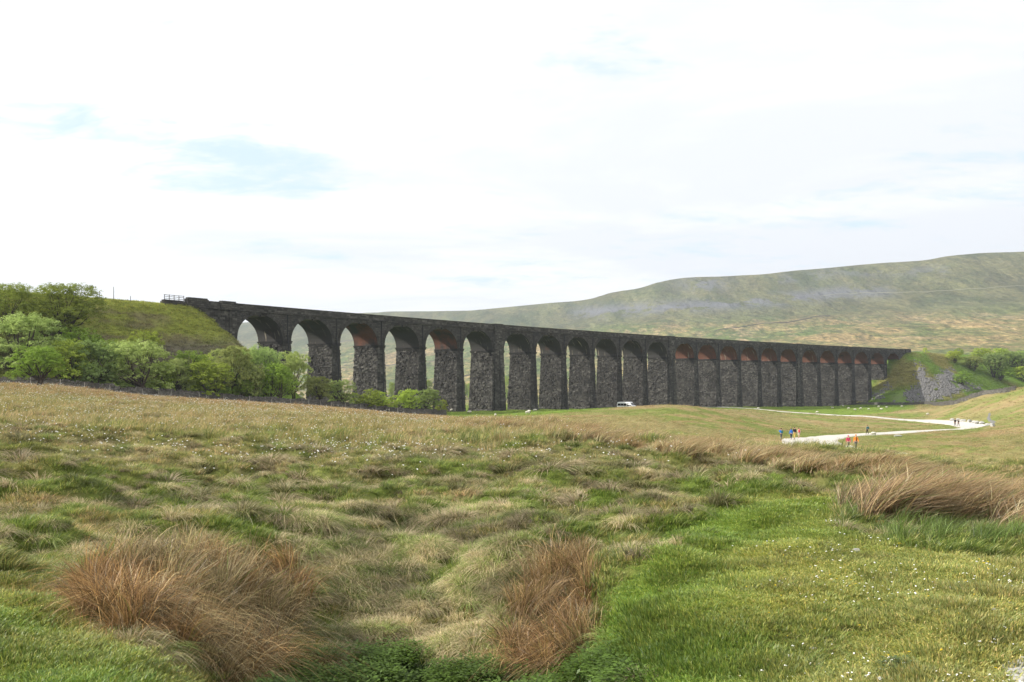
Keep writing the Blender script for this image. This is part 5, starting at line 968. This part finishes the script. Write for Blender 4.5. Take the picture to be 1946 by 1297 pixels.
x, y = region(6000, 8, 22, 1540, 2350); m = masks(x, y); k = m['gr'] & (rng.random(len(x)) < .35) & (fbm(x/.4, y/.4, 152, 2) > .45); x, y = x[k], y[k]; n = len(x)
scatter('green_rush', x, y, rush, rng.integers(0, 4, n), rng.uniform(.22, .5, n), rng.normal(.1, .5, n), np.ones((n, 1))*c3(.13, .18, .035)*rng.uniform(.7, 1.3, (n, 1)), 'lush dark green grass at the foot of the rush bed')
x, y = region(60000, 17, 84, 840, 2350); m = masks(x, y); k = m['bd'] & (fbm(x/1.6, y/1.6, 161, 3) > .45) & (rng.random(len(x)) < .6); x, y = x[k], y[k]; n = len(x)
scatter('rush_band', x, y, rush, rng.integers(0, 4, n), np.stack([rng.uniform(1.0, 1.6, n)*(1+sst(30, 70, y))]*2+[rng.uniform(.4, .8, n)*(1-.35*sst(1350, 1500, uv(x, y)[0]))], 1), rng.normal(.1, .25, n), np.where((rng.random(n) < .6)[:, None], c3(.37, .24, .125), c3(.44, .35, .20))*rng.uniform(.75, 1.2, (n, 1)), 'long band of reddish brown rushes along the crest of the field')
# distant field
x, y = region(60000, 34, 230, pw=.75); u, v = uv(x, y); wy = np.where(u < 850, wall_y(u)-.9, 999)
onp = np.zeros(len(x), bool)
def near_path(x, y, o=None):
    bad = np.zeros(len(x), bool)
    for pth, w in ((path1, 2.3), (path2, 1.6), (path3, 2)): pass
    for ob in (path, path2, path3):
        co = np.zeros(len(ob.data.vertices)*3, np.float32); ob.data.vertices.foreach_get('co', co); co = co.reshape(-1, 3)[::2]; 
        for i in range(0, len(x), 20000):
            sl_ = slice(i, i+20000); cellx = np.round(x[sl_]/.9).astype(int); celly = np.round(y[sl_]/.9).astype(int); st = set(map(tuple, np.round(co[:, :2]/.9).astype(int))); bad[sl_] |= np.array([(a, b) in st for a, b in zip(cellx, celly)])
    return bad
k = (y < wy) & ~near_path(x, y); x, y, u = x[k], y[k], u[k]; n = len(x)
pad = (y > 190) & (inpoly(PADD, u, uv(x, y)[1]) | inpoly(PADD2, u, uv(x, y)[1]))
scatter('field_grass', x, y, farg, rng.integers(0, 4, n), np.stack([rng.uniform(.8, 1.6, n)*(.8+1.0*sst(60, 200, y))]*2+[rng.uniform(.6, 1.35, n)*np.where(pad, .25, np.where((y > 95) & (u > 900), .28, 1.))], 1), rng.normal(0, .7, n), tint(x, y)*1.2, 'straw and olive rough grazing across the field and valley floor')
x, y = region(30000, 120, 620, pw=.6); x2, y2 = region(26000, 138, 216, -120, 470); x3, y3 = region(16000, 430, 520, 1600, 2000); x = np.concatenate([x, x2, x3]); y = np.concatenate([y, y2, y3]); u, v = uv(x, y); z = gz(x, y); wy = np.where(u < 850, wall_y(u)+.5, 225); s_path = near_path(x, y)
sc_m = (inpoly(SCREE, u, v) | inpoly(SCREE2, u, v)) & (y > 380); k = (y > wy) & ~s_path & ~sc_m; x, y, z, u = x[k], y[k], z[k], u[k]; n = len(x); low = (z < CZ-1.5)
scatter('slope_grass', x, y, vfar, rng.integers(0, 3, n), np.stack([rng.uniform(.6, 1.3, n)*(.7+.9*sst(150, 500, y))]*2+[rng.uniform(.4, 1.2, n)*np.where(low, .4, .8)], 1), rng.uniform(0, 6.28, n), tint(x, y)*rng.uniform(.75, 1.6, (n, 1)), 'rough grass on the railway embankments and under the arches')
# ginger sedge strip in front of the wall
x, y = region(26000, 88, 214, -150, 880, pw=.6); u, v = uv(x, y); wy = wall_y(u); k = (y < wy-1.0) & (rng.random(len(x)) < sst(60, 5, wy-y)); x, y = x[k], y[k]; n = len(x)
scatter('sedge', x, y, farg, rng.integers(0, 4, n), rng.uniform(.7, 1.4, n), rng.normal(0, .6, n), np.where((rng.random(n) < .5)[:, None], c3(.36, .235, .115), c3(.36, .30, .15))*rng.uniform(.75, 1.2, (n, 1)), 'reddish sedge in front of the drystone wall')
# mossy hummocks: dark shaggy tussock mounds in the field
x, y = region(1500, 14, 130, -200, 1450, pw=.8); k = rng.random(len(x)) < .6; x, y = x[k], y[k]; n = len(x)
scatter('hummock', x, y, tuss, rng.integers(0, 4, n), np.stack([rng.uniform(1.2, 2.6, n)*(1+.5*sst(30, 90, y))]*2+[rng.uniform(.8, 1.5, n)], 1), rng.uniform(-.8, .8, n), np.where((rng.random(n) < .6)[:, None], c3(.42, .34, .21), c3(.24, .22, .10))*rng.uniform(.7, 1.2, (n, 1)), 'shaggy brown hummocks in the field')
# nettles
x, y = region(11000, 6, 13, 380, 1280); m = masks(x, y); k = m['ne'] & (fbm(x/.45, y/.45, 186, 3)+rng.normal(0, .05, len(x)) > .45); x, y = x[k], y[k]; n = len(x)
scatter('nettles', x, y, nett, rng.integers(0, 3, n), rng.uniform(.7, 1.3, n), rng.uniform(0, 6.28, n), np.ones((n, 1))*c3(.085, .145, .018)*rng.uniform(.7, 1.3, (n, 1)), 'dark green nettles filling the bottom of the hollow')
# flowers
cot = [flower('cotton', .30, .021, M_WHITE, 3), flower('cotton', .36, .023, M_WHITE, 3)]; dai = [flower('daisy', .04, .009, M_WHITE, 2), flower('daisy', .035, .0075, M_WHITE, 2)]; yel = [flower('buttercup', .04, .008, M_YEL, 2)]
x, y = region(17000, 20, 165, -150, 1450, pw=.5); u, v = uv(x, y); k = (fbm(x/5, y/5, 181, 3) > .47) & (y < np.where(u < 850, wall_y(u)-3, 75)) & (rng.random(len(x)) < np.interp(u, [0, 700, 1000, 1450], [1, 1, .55, .12])); x, y = x[k], y[k]; n = len(x)
scatter('cotton_grass', x, y, cot, rng.integers(0, 2, n), np.stack([rng.uniform(.7, 1.3, n)*(1+1.3*sst(35, 130, y))]*2+[rng.uniform(.7, 1.3, n)*(1+.5*sst(35, 130, y))], 1), rng.uniform(0, 6.28, n), np.ones((n, 3)), 'white cotton grass heads dotted over the left field')
x, y = region(3800, 5.5, 14, 1250, 2200); m = masks(x, y); dn = fbm(x/.9, y/.9, 191, 3); k = m['lawn'] & ~m['gv'] & (dn > .5) & (rng.random(len(x)) < sst(1300, 1750, m['u'])*.6); x, y = x[k], y[k]; n = len(x)
scatter('daisies', x, y, dai, rng.integers(0, 2, n), rng.uniform(.7, 1.3, n), rng.uniform(0, 6.28, n), np.ones((n, 3)), 'small white daisies scattered on the lawn')
x, y = region(140, 6, 13, 1400, 2200); m = masks(x, y); k = m['lawn']; x, y = x[k], y[k]; n = len(x); scatter('buttercups', x, y, yel, np.zeros(n), rng.uniform(.7, 1.3, n), rng.uniform(0, 6.28, n), np.ones((n, 3)), 'tiny yellow flowers in the lawn')
# loose stone
rk = [mesh_obj('r', [tuple(v.co) for v in me.vertices], [tuple(p.vertices) for p in me.polygons], M_ROCK, link=False) for me in ROCKS]
M_SCR = stone_mat('scree_stone', (.17, .16, .15), (.36, .34, .31)); M_SCR2 = simple('scree_rock', (.165, .16, .155), .92, .1, .5, 2)
rk2 = []
for q in rk: d_ = q.copy(); d_.data = q.data.copy(); d_.data.materials[0] = M_SCR2; rk2.append(d_)
x, y = region(60000, 385, 520, 1640, 1890); u, v = uv(x, y); uj = u+rng.normal(0, 4, len(x)); vj = v+rng.normal(0, 2.5, len(x)); k = (inpoly(SCREE, uj, vj) | (inpoly(SCREE2, uj, vj) & (rng.random(len(x)) < .35))) & (fbm(x/4, y/4, 201, 3) > .42); x, y = x[k][:5200], y[k][:5200]; n = len(x)
scatter('scree', x, y, rk2, rng.integers(0, 5, n), rng.uniform(.4, 1.3, n)**1.4, rng.uniform(0, 6.28, n), np.ones((n, 3)), 'grey scree of quarried stone spilling down the right embankment', tilt=.6)
x, y = region(6000, 5.0, 7.2, 1880, 2300); m = masks(x, y); k = m['gv']; x, y = x[k], y[k]; n = len(x)
scatter('gravel', x, y, rk, rng.integers(0, 5, n), rng.uniform(.02, .09, n), rng.uniform(0, 6.28, n), np.ones((n, 3)), 'pale loose stones in the bottom right corner', tilt=.6)
for i, (u, v, s_, lab) in enumerate(((1547, 1239, .045, 'palest pebble lying in the turf below the daisies'), (1921, 1150, .04, 'white pebble on the right of the lawn'), (1890, 1163, .045, 'flat white pebble just left of another on the lawn'), (1628, 1051, .06, 'small white stone in front of the rush bed'), (1672, 999, .09, 'orange brown stone at the foot of the rush bed'))):
    p = P(u, v, 4, 30); o = bpy.data.objects.new('stone', ROCKS[i % 5].copy() if i == 4 else ROCKS[i % 5]); COL.objects.link(o); o.location = p+Vector((0, 0, s_*.3)); o.scale = (s_*1.5, s_, s_*.8); tag(o, lab, 'stone')
    if i == 4: o.data.materials[0] = simple('rusty_stone', (.42, .2, .08), .9, .1)
thp = [leafplant('thistle', 301, .10, 70, .05), leafplant('thistle', 302, .12, 60, .05)]
x, y = region(60, 5.8, 7.4, 1680, 1745); u, v = uv(x, y); k = (v > 1262) & (v < 1290); x, y = x[k], y[k]; n = len(x)
scatter('thistles', x, y, thp, rng.integers(0, 2, n), rng.uniform(.35, .6, n), rng.uniform(0, 6.28, n), np.ones((n, 1))*c3(.12, .165, .06), 'small dark blue green thistle rosettes on the lawn')
# ------------------------------------------------------------------ haze
hz = MB(); hz.box((200, 3500, 300), (12000, 11000, 760)); hb = hz.build('haze', None.__class__ and bpy.data.materials.new('haze'))
hm = hb.data.materials[0]; hm.use_nodes = True; hm.node_tree.nodes.clear(); ho = hm.node_tree.nodes.new('ShaderNodeOutputMaterial'); pv = hm.node_tree.nodes.new('ShaderNodeVolumePrincipled')
pv.inputs['Color'].default_value = (.80, .88, 1.0, 1); pv.inputs['Density'].default_value = .00011; pv.inputs['Anisotropy'].default_value = .2; hm.node_tree.links.new(pv.outputs[0], ho.inputs['Volume']); hb['kind'] = 'stuff'
